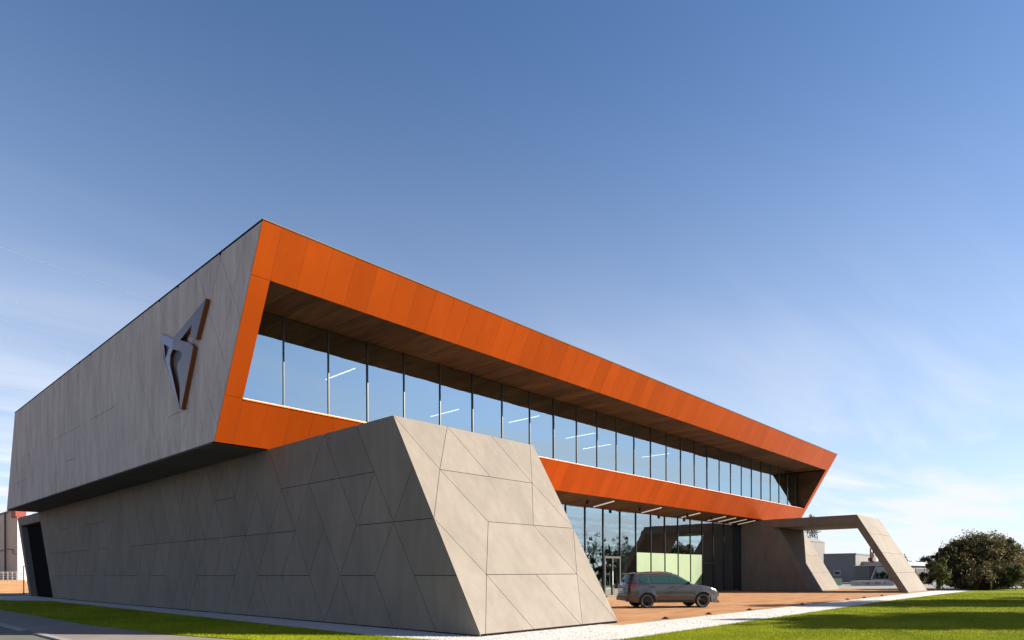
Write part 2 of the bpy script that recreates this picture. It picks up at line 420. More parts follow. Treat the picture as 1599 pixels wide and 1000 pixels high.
# lower side wall (plane x = UA), joints near the corner as traced
fL = lambda a, b, d: (UA - d, a, b)
def key(v): return round(v / .935)
o0 = 16.35
def nid(v): return int(round((v - o0) / .935))
Hk = {3: {nid(x) for x in (20.1, 18.2, 16.4)}, 2: {nid(x) for x in (21.0, 15.4, 13.55, 22.9)}, 1: {nid(x) for x in (20.1, 21.95, 16.35, 12.6)}}
Bk = {4: {nid(x) for x in (17.3, 19.15, 22.9)}, 3: {nid(x) for x in (21.96, 20.1, 18.2, 16.35)}, 2: {nid(x) for x in (21.04, 19.15, 15.4)}, 1: {nid(x) for x in (23.83, 21.95, 20.09, 18.2, 16.35, 14.45)}}
Sk = {4: {nid(x) for x in (19.15,)}, 3: {nid(x) for x in (20.1, 16.35, 21.96, 14.5)}, 2: {nid(x) for x in (21.04, 19.15, 17.3, 15.4, 22.9)}, 1: {nid(x) for x in (18.2,)}}
r2 = random.Random(5)
def keep_low(k, v, r):
    rr = r2.random()
    if v < 23.5:
        return nid(v) in {'h': Hk, '\\': Bk, '/': Sk}[k].get(r, set())
    if k == 'h': return r not in (0, 4) and rr < .62
    if k == '\\': return rr < .70
    return rr < .66
outL = [(VA + .02, .03), (53.8, .03), (53.8 + .637 * 6.17, 6.19), (VA + SLN, 6.19)]
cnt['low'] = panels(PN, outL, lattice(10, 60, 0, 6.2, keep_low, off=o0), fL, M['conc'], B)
# thin frame round the dark passage at the far end of that wall
cnt['end'] = 0
for P in ([(57.75, 6.19), (64.86, 6.19), (64.4, 5.5), (57.32, 5.5)], [(60.2, .03), (60.85, .03), (64.4, 5.49), (63.6, 5.49)]):
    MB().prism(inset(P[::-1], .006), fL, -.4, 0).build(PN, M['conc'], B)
# sunlit leaning end of the near block (plane through y = VA at the ground)
nA = Vector((0, -HB, SLN)).normalized()
fG = lambda a, b, d: (a, VA + SLN / HB * b + nA.y * d, b + nA.z * d)
G = dict(a=(12.56, 4.63), b=(13.66, 6.2), b2=(13.74, 6.2), c=(11.57, 3.1), d=(14.66, 4.63), e=(16.64, 4.63), f=(13.66, 3.12), g=(15.68, 3.12), h=(17.57, 6.2),
         i=(17.74, 3.12), j=(12.68, 1.57), k=(16.75, 1.57), l=(11.73, 0), m=(15.82, 0), n=(14.75, 1.57), o=(13.67, 0), T=(11.57, 6.2), r=(17.74, 0), q=(15.6, 6.2))
gs = ['Ta', 'ba', 'ac', 'ad', 'de', 'bd', 'qe', 'he', 'eg', 'af', 'fg', 'gi', 'ei', 'fj', 'jn', 'nk', 'cj', 'jl', 'jo', 'nm', 'km', 'gk', 'ik', 'kr']
cnt['gable'] = panels(PN, [(UA, .06), (UA + WG, .06), (UA + WG, 6.19), (UA, 6.19)], [(G[s[0]], G[s[1]]) for s in gs], fG, M['conc'], B, gap=.008)
# far block with the drive-through portal (plane x = U1)
fP = lambda a, b, d: (U1 - d, a, b)
r3 = random.Random(9)
def keep_p(k, v, r):
    rr = r3.random(); return rr < {'h': .6, '\\': .75, '/': .45}[k]
cnt['p'] = panels(PN, [(19.02, .03), (25.1, .03), (25.1, 6.17), (22.52, 6.17)], lattice(10, 27, 0, 6.2, keep_p, off=16.35), fP, M['conc'], B)
for P in ([(VA + SLN, 6.18), (15.6, 5.46), (19.0, 5.46), (19.3, 6.18)], [(19.3, 6.18), (19.0, 5.46), (22.1, 5.46), (22.5, 6.18)],
          [(VA + .02, .03), (12.38, .03), (14.05, 2.9), (13.5, 2.9)], [(13.5, 2.9), (14.05, 2.9), (15.6, 5.46), (15.42, 6.18)]):
    MB().prism(inset(P if sum(P[i][0] * P[(i + 1) % 4][1] - P[(i + 1) % 4][0] * P[i][1] for i in range(4)) > 0 else P[::-1], .008), fP, -.03, 0).build(PN, M['conc'], B)
# sunlit outer face of the portal leg, three courses, and the leaning reveal behind it
for z0, z1, us in ((.05, 1.55, (U1, U1 + 3.1, U1 + W1)), (1.55, 3.1, (U1, U1 + 4.3, U1 + W1)), (3.1, 4.65, (U1, U1 + 2.2, U1 + W1)), (4.65, 6.18, (U1, U1 + 3.6, U1 + W1))):
    for u0, u1_ in zip(us, us[1:]):
        MB().prism(inset([(u0, z0), (u1_, z0), (u1_, z1), (u0, z1)], .008), fG, -.03, 0).build(PN, M['conc'], B)
kR = 3.15 / 5.45; nR = Vector((0, -1, kR)).normalized()
fR = lambda a, b, d: (a, 18.6 + kR * b + nR.y * d, b + nR.z * d)
for z0, z1 in ((.03, 1.55), (1.55, 3.1), (3.1, 5.44)):
    for u0, u1_ in ((U1 + .48, U1 + 3.1), (U1 + 3.1, U1 + W1)):
        MB().prism(inset([(u0, z0), (u1_, z0), (u1_, z1), (u0, z1)], .006), fR, -.03, 0).build(PN, M['conc'], B)
for z0, z1 in ((.03, 1.55), (1.55, 3.1), (3.1, 5.44)):
    y0, y1 = 19.02 + kR * z0, 19.02 + kR * z1
    mobj(PN, [(U1, y0, z0), (U1 + .47, y0 - .42, z0), (U1 + .47, y1 - .42, z1 - .01), (U1, y1, z1 - .01), (U1 + .03, y0 + .02, z0), (U1 + .5, y0 - .38, z0), (U1 + .5, y1 - .38, z1 - .01), (U1 + .03, y1 + .02, z1 - .01)],
         [(0, 1, 2, 3), (7, 6, 5, 4), (0, 4, 5, 1), (1, 5, 6, 2), (2, 6, 7, 3), (3, 7, 4, 0)], M['conc'], B)
print('panels', cnt)
# cores behind the panels
mb = MB()
fx = lambda a, b, d: (d, a, b)
mb.prism([(VA + .05, .0), (53.76, .0), (57.3, 5.5), (57.35, 6.17), (VA + SLN + .04, 6.17)], fx, UA + .028, UA + .35)          # lower side wall
mb.prism([(VA + .05, .0), (VA + .4, 0), (VA + SLN + .4, 6.17), (VA + SLN + .04, 6.17)], fx, UA + .35, UA + WG - .01)           # block end
mb.prism([(VA + .05, .0), (25.1, .0), (25.1, 6.0), (23.2, 6.17), (VA + SLN + .04, 6.17)], fx, UA + WG - .3, UA + WG - .005)     # inner side of block
mb.box(UA + .3, UA + WG - .3, VA + SLN + .3, 23.1, 6.0, 6.16)                                                                 # block roof
mb.build('wall_core', M['backing'], B)
mb = MB()
mb.prism([(19.04, .0), (60, .0), (57.5, 6.15), (22.2, 6.15), (22.19, 5.45)], fx, U1 + .028, U1 + W1)
mb.prism([(18.65, .0), (19.5, .0), (22.6, 5.44), (21.78, 5.44)], fx, U1 + .5, U1 + W1 - .002)
mb.prism([(VA + .05, .0), (12.38, .0), (15.6, 5.455), (22.16, 5.455), (22.16, 6.16), (VA + SLN + .04, 6.16)], fx, U1 + .028, U1 + W1 - .01)
mb.build('portal_core', M['conc'], B)
MB().prism([(53.2, 0), (61.2, 0), (64.4, 5.6), (56.8, 5.6)], fx, UA + .40, UA + .5).build('passage_door', M['backing'], B)  # black sheet closes the open passage, standing in for the shade inside
MB().box(UA + .36, UA + 1.5, 57.3, 64.2, 5.5, 6.1).build('passage_roof', M['conc'], B)

# upper volume shell
mb = MB()
mb.prism([(vf(6.2) + .06, 6.2), (57.3, 6.2), (vb(ZT) - .05, ZT - .03), (vf(ZT) + .06, ZT - .03)], fx, UC + .028, UC + .3)
mb.build('side_wall_core', M['backing'], B)
MB().prism([(vf(6.2), 6.2), (57.4, 6.2), (vb(ZT), ZT), (vf(ZT), ZT)], fx, UR - .35, UR).build('end_wall', M['conc_up'], B)
MB().prism([(vf(ZT), ZT), (vb(ZT), ZT), (vb(12.2), 12.2), (vf(12.2) + .2, 12.2)], fx, UC + .3, UR - .35).build('roof', M['conc_up'], B)
MB().prism([(57.4, 6.2), (vb(ZT), ZT), (vb(ZT) - .3, ZT), (57.1, 6.2)], fx, UC + .3, UR - .35).build('back_wall', M['conc_up'], B)
mb = MB().prism([(vf(ZT) - .02, ZT + .001), (vf(ZT) + .12, ZT + .001), (vf(ZT) + .12, ZT + .03), (vf(ZT) - .03, ZT + .03)], fx, UC - .02, UR + .02)
mb.build('roof_coping', M['coping'], B)
mb = MB().prism([(vf(ZT) + .13, ZT - .005), (vb(ZT) + .02, ZT - .005), (vb(ZT) + .02, ZT + .03), (vf(ZT) + .13, ZT + .03)], fx, UC - .015, UC + .12)
mb.build('roof_coping', M['backing'], B)
# underside of the side overhang and of the front overhang
v = 15.4
for i in range(24):
    y0, y1 = 23.2 + i * 1.44, 23.2 + (i + 1) * 1.44
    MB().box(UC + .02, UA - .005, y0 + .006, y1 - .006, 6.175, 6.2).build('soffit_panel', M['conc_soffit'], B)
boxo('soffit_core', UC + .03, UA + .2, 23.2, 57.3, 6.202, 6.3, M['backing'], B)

# orange leaning front: fascia, jambs, band
nF = Vector((0, -1, -KL)).normalized()
fF = lambda a, b, d: (a, vf(b) + nF.y * d, b + nF.z * d)
ZI, ZS = 11.12, 7.66
def opanel(u0, u1_, z0, z1, u0t=None, u1t=None):
    P = inset([(u0, z0), (u1_, z0), (u1_ if u1t is None else u1t, z1), (u0 if u0t is None else u0t, z1)], .005)
    MB().prism(P, fF, -.008, random.uniform(0, .002)).build('orange_panel', M['orange'], B)
us = [UC] + [10.28 + .915 * i for i in range(60)]
us = [u for u in us if u < UR - .7] + [UR - .66, UR]
for a, b in zip(us, us[1:]):
    opanel(a, b, ZI, ZT)
    opanel(a, b, 6.2, ZS)
opanel(UC, 10.28, ZS, ZI)
opanel(UR - .66, UR, ZS, ZI)
MB().prism([(UC + .10, 6.21), (UR - .05, 6.21), (UR - .05, ZS - .02), (UC + .10, ZS - .02)], fF, -.2, -.009).build('band_core', M['seam'], B)
MB().prism([(UC + .10, ZI + .02), (UR - .05, ZI + .02), (UR - .05, ZT - .04), (UC + .10, ZT - .04)], fF, -.2, -.009).build('fascia_core', M['seam'], B)
MB().prism([(UC + .02, ZS - .01), (10.27, ZS - .01), (10.27, ZI + .01), (UC + .02, ZI + .01)], fF, -.2, -.031).prism([(UR - .65, ZS - .01), (UR - .01, ZS - .01), (UR - .01, ZI + .01), (UR - .65, ZI + .01)], fF, -.2, -.031).build('jamb_core', M['backing'], B)
# sill and recess lining
VG = 22.66
boxo('window_sill', 10.29, UR - .67, vf(ZS) - .01, VG + .1, ZS - .03, ZS + .004, M['orange'], B)
vi = vf(ZI)
for (u0, u1_) in ((10.24, 10.28), (UR - .66, UR - .62)):
    MB().prism([(vi + .02, ZI), (VG + .05, ZI), (VG + .05, ZS), (vf(ZS) + .02, ZS)], fx, u0 - .3 if u0 < 20 else u0, u1_ if u0 < 20 else u1_ + .28).build('recess_lining', M['wood'], B)
fS = lambda a, b, d: (a, vi + .01 + b, ZI + d)
ub = 10.285
for i in range(59):
    MB().prism([(ub + .009, 0), (ub + .906, 0), (ub + .906, 2.5), (ub + .009, 2.5)], fS, 0, .025).build('soffit_board', M['wood'], B); ub += .915
MB().prism([(10.0, 0.03), (UR - .3, 0.03), (UR - .3, 2.6), (10.0, 2.6)], fS, .03, .2).build('soffit_core', M['backing'], B)
# upper glazing
mu = [10.29] + [x * VG / 22.3 for x in (11.84, 13.68, 15.46, 17.3, 19.31, 21.32, 23.32, 25.37, 27.32, 29.33, 31.29)] + [31.79 + 2.005 * i for i in range(1, 17)] + [UR - .67]
mu = [u for u in mu if u < UR - 1.2] + [UR - .67]
ztop = ZI - .005
for a, b in zip(mu, mu[1:]):
    t = random.uniform(-.007, .007); t2 = random.uniform(-.008, .008)
    vs = [(a + .02, VG - t, ZS), (b - .02, VG + t, ZS), (b - .02, VG + t + t2, ztop), (a + .02, VG - t + t2, ztop)]
    mobj('window_pane', vs, [(0, 1, 2, 3)], M['glass'], B)
for u in mu[1:-1]:
    boxo('mullion', u - .02, u + .02, VG - .05, VG + .06, ZS + .01, ztop - .002, M['grey_frame'], B)
# office behind
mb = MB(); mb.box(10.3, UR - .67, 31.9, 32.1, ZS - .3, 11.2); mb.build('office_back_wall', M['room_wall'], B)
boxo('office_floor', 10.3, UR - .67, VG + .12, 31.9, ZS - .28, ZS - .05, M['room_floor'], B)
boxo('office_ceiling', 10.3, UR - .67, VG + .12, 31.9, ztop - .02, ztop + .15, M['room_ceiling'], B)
for u, v0 in ((16.4, 24.6), (24.4, 26.6), (28.6, 24.4), (34.6, 24.8), (38.4, 26.2), (44.4, 25.0)):
    MB().box(u, u + .035, v0, v0 + 2.4, ztop - .52, ztop - .49).build('office_tube_lamp', M['lamp'], B)

for u, h_ in ((10.9, .30), (13.9, .22), (21.6, .5), (23.1, .45), (33.6, .55), (33.9, .5), (41.7, .4), (46.3, .35), (51.2, .4)):
    boxo('desk_screen', u, u + .16, VG + .35, VG + .37, ZS - .05, ZS + .05 + h_, M['steel_white'], B)
# lower front: soffit, glazing, hall
VGL = 25.2; ZG = 5.84
fs2 = lambda a, b, d: (a, 23.0 + b, 6.195 - b * .16 + d)
ub = UA + WG + .01; n = 20; wdt = (U1 - ub) / n
for i in range(n):
    MB().prism([(ub + i * wdt + .005, .01), (ub + (i + 1) * wdt - .005, .01), (ub + (i + 1) * wdt - .005, 2.3), (ub + i * wdt + .005, 2.3)], fs2, 0, .03).build('lower_soffit_panel', M['wood'], B)
MB().prism([(UA + WG, 0.03), (U1, 0.03), (U1, 2.6), (UA + WG, 2.6)], fs2, .035, .3).build('lower_soffit_core', M['backing'], B)
for u in (34.5, 40.3, 46, 50.4, 52.3, 54.4, 56.2):
    MB().prism([(u, .35), (u + .12, .35), (u + .12, 1.9), (u, 1.9)], fs2, -.06, -.005).build('soffit_lamp', M['lamp_low'], B)
for u in (32.6, 38.6, 45.2, 49.2):
    MB().prism([(u, .9), (u + .14, .9), (u + .14, 1.05), (u, 1.05)], fs2, -.22, -.005).build('soffit_spotlight', M['black_frame'], B)
gm = [18.0 + 2 * i for i in range(20)]; gm[-1] = 56.0
gm = [UA + WG] + gm + [U1]
for a, b in zip(gm, gm[1:]):
    if b - a < .3: continue
    door = abs(a - 36) < .1
    t = random.uniform(-.004, .004)
    z0 = 2.72 if door else .12
    mobj('window_pane', [(a + .02, VGL - t, z0), (b - .02, VGL + t, z0), (b - .02, VGL + t, ZG), (a + .02, VGL - t, ZG)], [(0, 1, 2, 3)], M['glass_clear'], B)
for u in gm[1:-1]: boxo('mullion', u - .03, u + .03, VGL - .06, VGL + .05, .12, ZG, M['black_frame'], B)
boxo('plinth', UA + WG, U1, VGL - .12, VGL + .2, 0, .118, M['coping'], B)
# glazed entrance door
boxo('plinth', 36.05, 37.95, VGL - .3, VGL - .125, 0, .10, M['coping'], B)
mb = MB()
for (x0, x1, z0, z1) in ((36.04, 36.16, .12, 2.72), (37.84, 37.96, .12, 2.72), (36.16, 37.84, 2.58, 2.72), (36.95, 37.05, .12, 2.58)): mb.box(x0, x1, VGL - .10, VGL + .02, z0, z1)
D = mb.build('door', M['grey_frame'], B)
for a in (36.17, 37.06): mobj('door_pane', [(a, VGL - .04, .13), (a + .77, VGL - .04, .13), (a + .77, VGL - .04, 2.57), (a, VGL - .04, 2.57)], [(0, 1, 2, 3)], M['glass_clear'], D)
boxo('door_handle', 36.88, 36.92, VGL - .18, VGL - .15, .8, 1.7, M['steel_white'], D)
# hall inside
boxo('hall_floor', UA + WG, U1, VGL + .2, 34.5, -.1, .1, M['room_floor'], B)
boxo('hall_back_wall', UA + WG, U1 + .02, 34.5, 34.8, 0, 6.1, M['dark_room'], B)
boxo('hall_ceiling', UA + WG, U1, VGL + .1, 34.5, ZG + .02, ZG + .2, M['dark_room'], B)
# pale green screens, one behind each of five bays, and a darker one past the door
for i, u in enumerate((40, 42, 44, 46, 48)):
    boxo('green_screen', u + .10, u + 1.90, VGL - .035, VGL - .01, .14, 3.05, M['green_panel'], B)
boxo('green_screen', 38.3, 39.6, VGL + .5, VGL + .55, .14, 3.05, M['green_panel'], B)
for z in (2.9,): boxo('stair_landing', 53.2, 55.4, VGL + 1.5, VGL + 1.7, 2.4, 2.55, M['steel_white'], B)
for u in (53.2, 55.6): boxo('hall_post', u, u + .08, VGL + 1.5, VGL + 1.6, .1, ZG, M['grey_frame'], B)
# link wall at the far end of the glass front
boxo('corner_post', U1 - .12, U1 - .005, VGL - .3, VGL + .05, 0, ZG, M['black_frame'], B)

# emblem on the side wall (traced outline), front plates proud of the wall, copper sides
def epix(a, b, u):
    px, py = 220 + a * .21, 450 + b * .21
    X, Z = (px - 799.5) / F, -(py - (HOR - .0039 * (px - 799.5))) / F
    dx, dy = X * sa + ca, -X * ca + sa
    t = u / dx; return (dy * t, 1.6 + Z * t)
UE = UC - .17
def extr(name, outl, holes, depths, parent, mf, ms, ub_=UC - .02):
    loops = [outl] + holes; off = 0; vs = []; fs = []; fm = []; flat = []
    for lp in loops: flat.append([Vector((p[0], p[1], 0)) for p in lp])
    allp = [p for lp in loops for p in lp]
    for i, p in enumerate(allp): vs.append((UC - depths(p), p[0], p[1]))
    n = len(allp)
    for p in allp: vs.append((ub_, p[0], p[1]))
    for t in tessellate_polygon(flat): fs.append(tuple(t)); fm.append(0)
    for lp in loops:
        m_ = len(lp)
        for i in range(m_):
            a, b = off + i, off + (i + 1) % m_; fs.append((a, b, b + n, a + n)); fm.append(1)
        off += m_
    return mobj(name, vs, fs, None, parent, mats=[mf, ms], fm=fm)
EA = [(133, 335), (245, 378), (240, 452), (218, 500), (214, 565), (293, 898), (178, 545)]
EH = [(163, 413), (210, 437), (176, 526)]
EB = [(245, 378), (492, 76), (415, 380), (372, 368), (385, 275), (298, 388), (370, 408), (395, 432), (380, 520), (303, 903), (293, 880), (295, 740), (275, 590), (280, 560), (305, 520), (312, 490), (300, 470), (240, 455)]
ea, eh, eb = ([epix(a, b, UE) for a, b in P] for P in (EA, EH, EB))
rv = epix(245, 378, UE)[0]; lv = epix(133, 335, UE)[0]
E_ = extr('emblem', eb, [], lambda p: .17, B, M['emblem'], M['emblem_side'])
extr('emblem_wing', ea, [eh], lambda p: .17 - .09 * max(0, min(1, (p[0] - rv + .3) / (lv - rv + .3))), E_, M['emblem_wing'], M['emblem_side'])
core = [epix(a, b, UC - .05) for a, b in ((165, 360), (240, 380), (300, 380), (365, 320), (340, 380), (370, 430), (360, 520), (300, 880), (215, 640), (175, 520))]
MB().prism(core, lambda a, b, d: (UC - d, a, b), .02, .05).build('emblem_core', M['emblem_dark'], E_)

# uplights set flush in the paving edge
for si, (x, y) in enumerate(((20.31, 11.6), (23.56, 11.6), (27.33, 11.6), (33.64, 11.6), (41.1, 11.65), (44.5, 11.65), (48.6, 11.65))):
    o = MB()
    for i in range(1):
        o.bar((x, y, -.05), (x, y, .03), .12, 12); o.bar((x, y, .03), (x, y, .07), .09, 12, .05)
    o = o.build('ground_spotlight', M['black_frame'])
    tag(o, ('black ground spotlight nearest the big sloping block, left of the car', 'second black ground spotlight along the paving edge from the big sloping block', 'third black ground spotlight along the paving edge, right of the car', 'fourth black ground spotlight along the paving edge, midway to the portal', 'fifth black ground spotlight, first of the three nearer the portal leg', 'sixth black ground spotlight, middle of the three by the portal leg', 'seventh black ground spotlight, nearest the portal leg')[si], 'spotlight', 'black ground spotlights along the terrace edge')

# ------------------------------------------------------------------ the parked car (local axes: x forward from the rear axle, y left, z up)
def interp(pts, x):
    if x <= pts[0][0]: return pts[0][1]
    for (a, fa), (b, fb) in zip(pts, pts[1:]):
        if x <= b:
            t = (x - a) / (b - a); t = t * t * (3 - 2 * t) * .35 + t * .65; return fa + (fb - fa) * t
    return pts[-1][1]
TOP = [(-.90, .62), (-.885, .84), (-.86, .98), (-.80, 1.07), (-.76, 1.12), (-.68, 1.30), (-.60, 1.46), (-.54, 1.535), (-.35, 1.575), (.3, 1.60), (.8, 1.60), (1.2, 1.575), (1.45, 1.52), (1.7, 1.38), (1.95, 1.22), (2.17, 1.09), (2.35, 1.045), (2.8, .99), (3.1, .93), (3.3, .86), (3.42, .76), (3.47, .62), (3.49, .48)]
WID = [(-.90, .74), (-.86, .80), (-.75, .855), (-.5, .895), (0, .915), (2.6, .915), (3.0, .88), (3.25, .80), (3.40, .70), (3.49, .58)]
def ztop_(x): return interp(TOP, x)
def zbot_(x):
    z = .27 if -.5 < x < 3.1 else (.27 + max(0, -.5 - x) * .35 if x < 0 else .24)
    for ax in (0, 2.64):
        d = abs(x - ax)
        if d < .405: z = max(z, .34 + math.sqrt(.405 ** 2 - d * d) * 1.0 - .02)
    return min(z, ztop_(x) - .05)
def yw(x, z):
    w = interp(WID, x); zt = ztop_(x)
    y = w * (1 - .10 * ((z - .72) / .45) ** 2 * (.5 if z < .72 else .35))
    if z > 1.08: y -= (z - 1.08) * .42
    if abs(z - .80) < .1: y -= .0
    if z > zt - .10:
        q = min(1, (z - (zt - .10)) / .10); y -= .10 * (1 - math.sqrt(max(0, 1 - q * q))) 
    for ax in (0, 2.64):                       # flared arch lip
        d = math.hypot(x - ax, z - .34)
        if .38 < d < .50: y += .018 * (1 - (d - .38) / .12)
    return y
paint = mat('satin_grey_car_paint', (.058, .057, .060), .25, metal=.35, spec=.6)
_pb = paint.node_tree.nodes['Principled BSDF']; _pb.inputs['Coat Weight'].default_value = .8; _pb.inputs['Coat Roughness'].default_value = .04
dark = mat('black_car_plastic', (.015, .015, .016), .5)
tint = mat('tinted_car_glass', (.022, .055, .042), .03, spec=.9)
tintd = mat('dark_rear_glass', (.01, .01, .012), .05, spec=.8)
redl = mat('red_lamp_lens', (.40, .008, .012), .12)
chrome = mat('bright_alloy', (.30, .28, .26), .3, metal=.8)
rubber = mat('tyre_rubber', (.02, .02, .02), .8)
copperw = mat('dark_copper_wheel', (.035, .028, .024), .35, metal=.6)
plate = mat('number_plate_white', (.6, .6, .6), .5)
CX, CY = 27.43 - 1.32 * .77, 15.52 + 1.32 * .64
CAR = empty('parked_car', (CX, CY, 0), math.atan2(-.64, .77), 'satin grey estate-shaped suv with black wheels parked on the terrace before the glass front', 'car')
xs = sorted(set([round(x, 3) for x, _ in TOP] + [round(-.9 + .045 * i, 3) for i in range(98) if -.9 + .045 * i < 3.49] + [-.405, .405, 2.235, 3.045, -.395, .395, 2.245, 3.035]))
NZ, NY = 16, 8
def shell():
    mb = MB(); cols = []
    for x in xs:
        zb, zt = zbot_(x), ztop_(x); c = []
        for i in range(NZ + 1):
            t = i / NZ; t = 1 - (1 - t) ** 1.25; z = zb + (zt - zb) * t; c.append((x, z))
        cols.append(c)
    for s in (1, -1):
        n0 = len(mb.v)
        for c in cols: mb.v += [(x, s * yw(x, z), z) for x, z in c]
        for i in range(len(cols) - 1):
            for j in range(NZ):
                a = n0 + i * (NZ + 1) + j; b = a + NZ + 1
                mb.f.append((a, b, b + 1, a + 1) if s < 0 else (a, a + 1, b + 1, b)); mb.fm.append(0)
    n0 = len(mb.v)
    for x in xs:
        zt = ztop_(x); Y = yw(x, zt)
        for k in range(NY + 1):
            q = -1 + 2 * k / NY; mb.v.append((x - (.05 * (1 - q * q) if x < -.4 else 0) + (.10 * (1 - q * q) if x > 3.2 else 0), q * Y, zt + .035 * (1 - q ** 4)))
    for i in range(len(xs) - 1):
        for k in range(NY):
            a = n0 + i * (NY + 1) + k; b = a + NY + 1; mb.f.append((a, b, b + 1, a + 1)); mb.fm.append(0)
    # tail and nose closing faces
    for x, i0 in ((xs[0], 0), (xs[-1], len(xs) - 1)):
        zs_ = [z for _, z in cols[i0]]
        for z0, z1 in zip(zs_, zs_[1:]): mb.add([(x, -yw(x, z0), z0), (x, yw(x, z0), z0), (x, yw(x, z1), z1), (x, -yw(x, z1), z1)], [(0, 1, 2, 3)])
    return mb
body = shell().build('body', paint, CAR, True, smooth=True)
def patch(name, P, s, off, m, parent, sm=True):
    """side patch from a polygon in x,z, following the body side"""
    # fill by slicing columns
    x0, x1 = min(p[0] for p in P), max(p[0] for p in P); mb = MB(); n = 14; cols = []
    def zr(x):
        zz = []
        for i in range(len(P)):
            a, b = P[i], P[(i + 1) % len(P)]
            if abs(a[0] - b[0]) < 1e-6:
                if abs(x - a[0]) < 1e-6: zz += [a[1], b[1]]
            elif min(a[0], b[0]) - 1e-6 <= x <= max(a[0], b[0]) + 1e-6: zz.append(a[1] + (b[1] - a[1]) * (x - a[0]) / (b[0] - a[0]))
        return min(zz), max(zz)
    xl = sorted(set([x0 + (x1 - x0) * i / n for i in range(n + 1)] + [p[0] for p in P]))
    m_ = 6
    for x in xl:
        lo, hi = zr(x); lo = max(lo, zbot_(x) + .012)
        mb.v += [(x, s * (yw(x, lo + (hi - lo) * j / m_) + off), lo + (hi - lo) * j / m_) for j in range(m_ + 1)]
    for i in range(len(xl) - 1):
        for j in range(m_):
            a = i * (m_ + 1) + j; b = a + m_ + 1; mb.f.append((a, b, b + 1, a + 1)); mb.fm.append(0)
    return mb.build(name, m, parent, True, smooth=sm)
WQ = [(-.34, 1.24), (-.22, 1.15), (.10, 1.13), (.10, 1.46), (-.12, 1.44), (-.28, 1.36)]
WR = [(.19, 1.13), (.97, 1.12), (.97, 1.49), (.17, 1.47)]
WF = [(1.03, 1.12), (2.00, 1.11), (1.80, 1.25), (1.55, 1.39), (1.33, 1.475), (1.03, 1.49)]
for s in (-1, 1):
    patch('window_surround', [(-.38, 1.22), (-.22, 1.125), (2.08, 1.085), (1.82, 1.27), (1.57, 1.415), (1.34, 1.50), (.9, 1.52), (.1, 1.50), (-.15, 1.475), (-.32, 1.37)], s, .004, dark, CAR)
    for P in (WQ, WR, WF): patch('side_window', P, s, .010, tint, CAR)
    dr = patch('door', [(.30, .60), (.42, .38), (1.0, .36), (1.0, 1.085), (.06, 1.09), (.10, .80)], s, .006, paint, CAR)
    df = patch('door', [(1.006, .36), (2.02, .35), (2.16, .55), (2.20, .80), (2.10, 1.06), (1.006, 1.085)], s, .006, paint, CAR)
    for x0, d in ((.16, dr), (1.10, df)):
        MB().box(x0, x0 + .22, min(s * .90, s * .94), max(s * .90, s * .94), .95, .985).build('door_handle', dark, d, True)
    patch('sill_trim', [(.44, .27), (2.22, .27), (2.20, .36), (.46, .36)], s, .012, dark, CAR)
    # mirror
    mb = MB(); bmv = []
    for i in range(9):
        for j in range(6):
            th, ph = 2 * math.pi * i / 8, math.pi * j / 5
            bmv.append((1.93 + .09 * math.cos(th) * math.sin(ph) , s * (.99 + .11 * math.cos(ph)), 1.13 + .075 * math.sin(th) * math.sin(ph)))
    fs = [(i * 6 + j, (i + 1) * 6 + j, (i + 1) * 6 + j + 1, i * 6 + j + 1) for i in range(8) for j in range(5)]
    mb.add(bmv, fs); mb.bar((1.93, s * .86, 1.09), (1.93, s * .93, 1.11), .03)
    mb.build('wing_mirror', dark, CAR, True, smooth=True)
    mb = MB(); pts = [(-.25, 1.565), (-.05, 1.615), (.6, 1.645), (1.0, 1.63), (1.28, 1.575)]
    for (xa, za), (xb, zb) in zip(pts, pts[1:]): mb.bar((xa, s * .60, za), (xb, s * .60, zb), .018)
    mb.build('roof_rail', dark, CAR, True)
    # tail lamp wrapping the corner, and head lamp
    mb = MB(); lp = [(-.865, s * .42, .97), (-.865, s * .42, 1.06), (-.83, s * .80, 1.085), (-.845, s * .80, .94)]
    mb.add([(x - .02, y, z) for x, y, z in lp], [(0, 1, 2, 3)]).build('tail_lamp', redl, CAR, True)
    patch('tail_lamp', [(-.84, .945), (-.60, .955), (-.42, 1.045), (-.50, 1.075), (-.78, 1.06)], s, .012, redl, CAR)
    patch('head_lamp', [(3.02, .86), (3.30, .74), (3.42, .72), (3.38, .78), (3.25, .86), (3.05, .91)], s, .014, chrome, CAR)
# glass on the hatch and the windscreen
def strip(name, xa, xb, q0, m, off):
    mb = MB(); n = 8
    for i in range(n + 1):
        x = xa + (xb - xa) * i / n; zt = ztop_(x); Y = yw(x, zt)
        dz = (ztop_(x + .01) - ztop_(x - .01)) / .02; nl = math.hypot(dz, 1)
        for k in range(7):
            q = (-1 + k / 3) * q0
            mb.v.append((x - (.05 * (1 - q * q) if x < -.4 else 0) - dz / nl * off, q * Y, zt + .035 * (1 - q ** 4) + off / nl))
    for i in range(n):
        for k in range(6):
            a = i * 7 + k; mb.f.append((a, a + 7, a + 8, a + 1)); mb.fm.append(0)
    return mb.build(name, m, CAR, True, smooth=True)
strip('rear_window', -.755, -.61, .90, tintd, .012)
strip('windscreen', 1.50, 2.14, .94, tint, .012)
MB().box(-.70, -.45, -.58, .58, 1.535, 1.585).build('roof_spoiler', paint, CAR, True)
MB().box(-.955, -.90, -.26, .26, .78, .89).build('number_plate', plate, CAR, True)
MB().box(-.945, -.80, -.78, .78, .33, .50).box(-.95, -.9, -.7, .7, .52, .56).build('rear_bumper_trim', dark, CAR, True)
MB().box(3.30, 3.53, -.62, .62, .22, .30).build('front_splitter', dark, CAR, True)
MB().box(3.44, 3.60, -.42, .42, .50, .72).build('front_grille', dark, CAR, True)
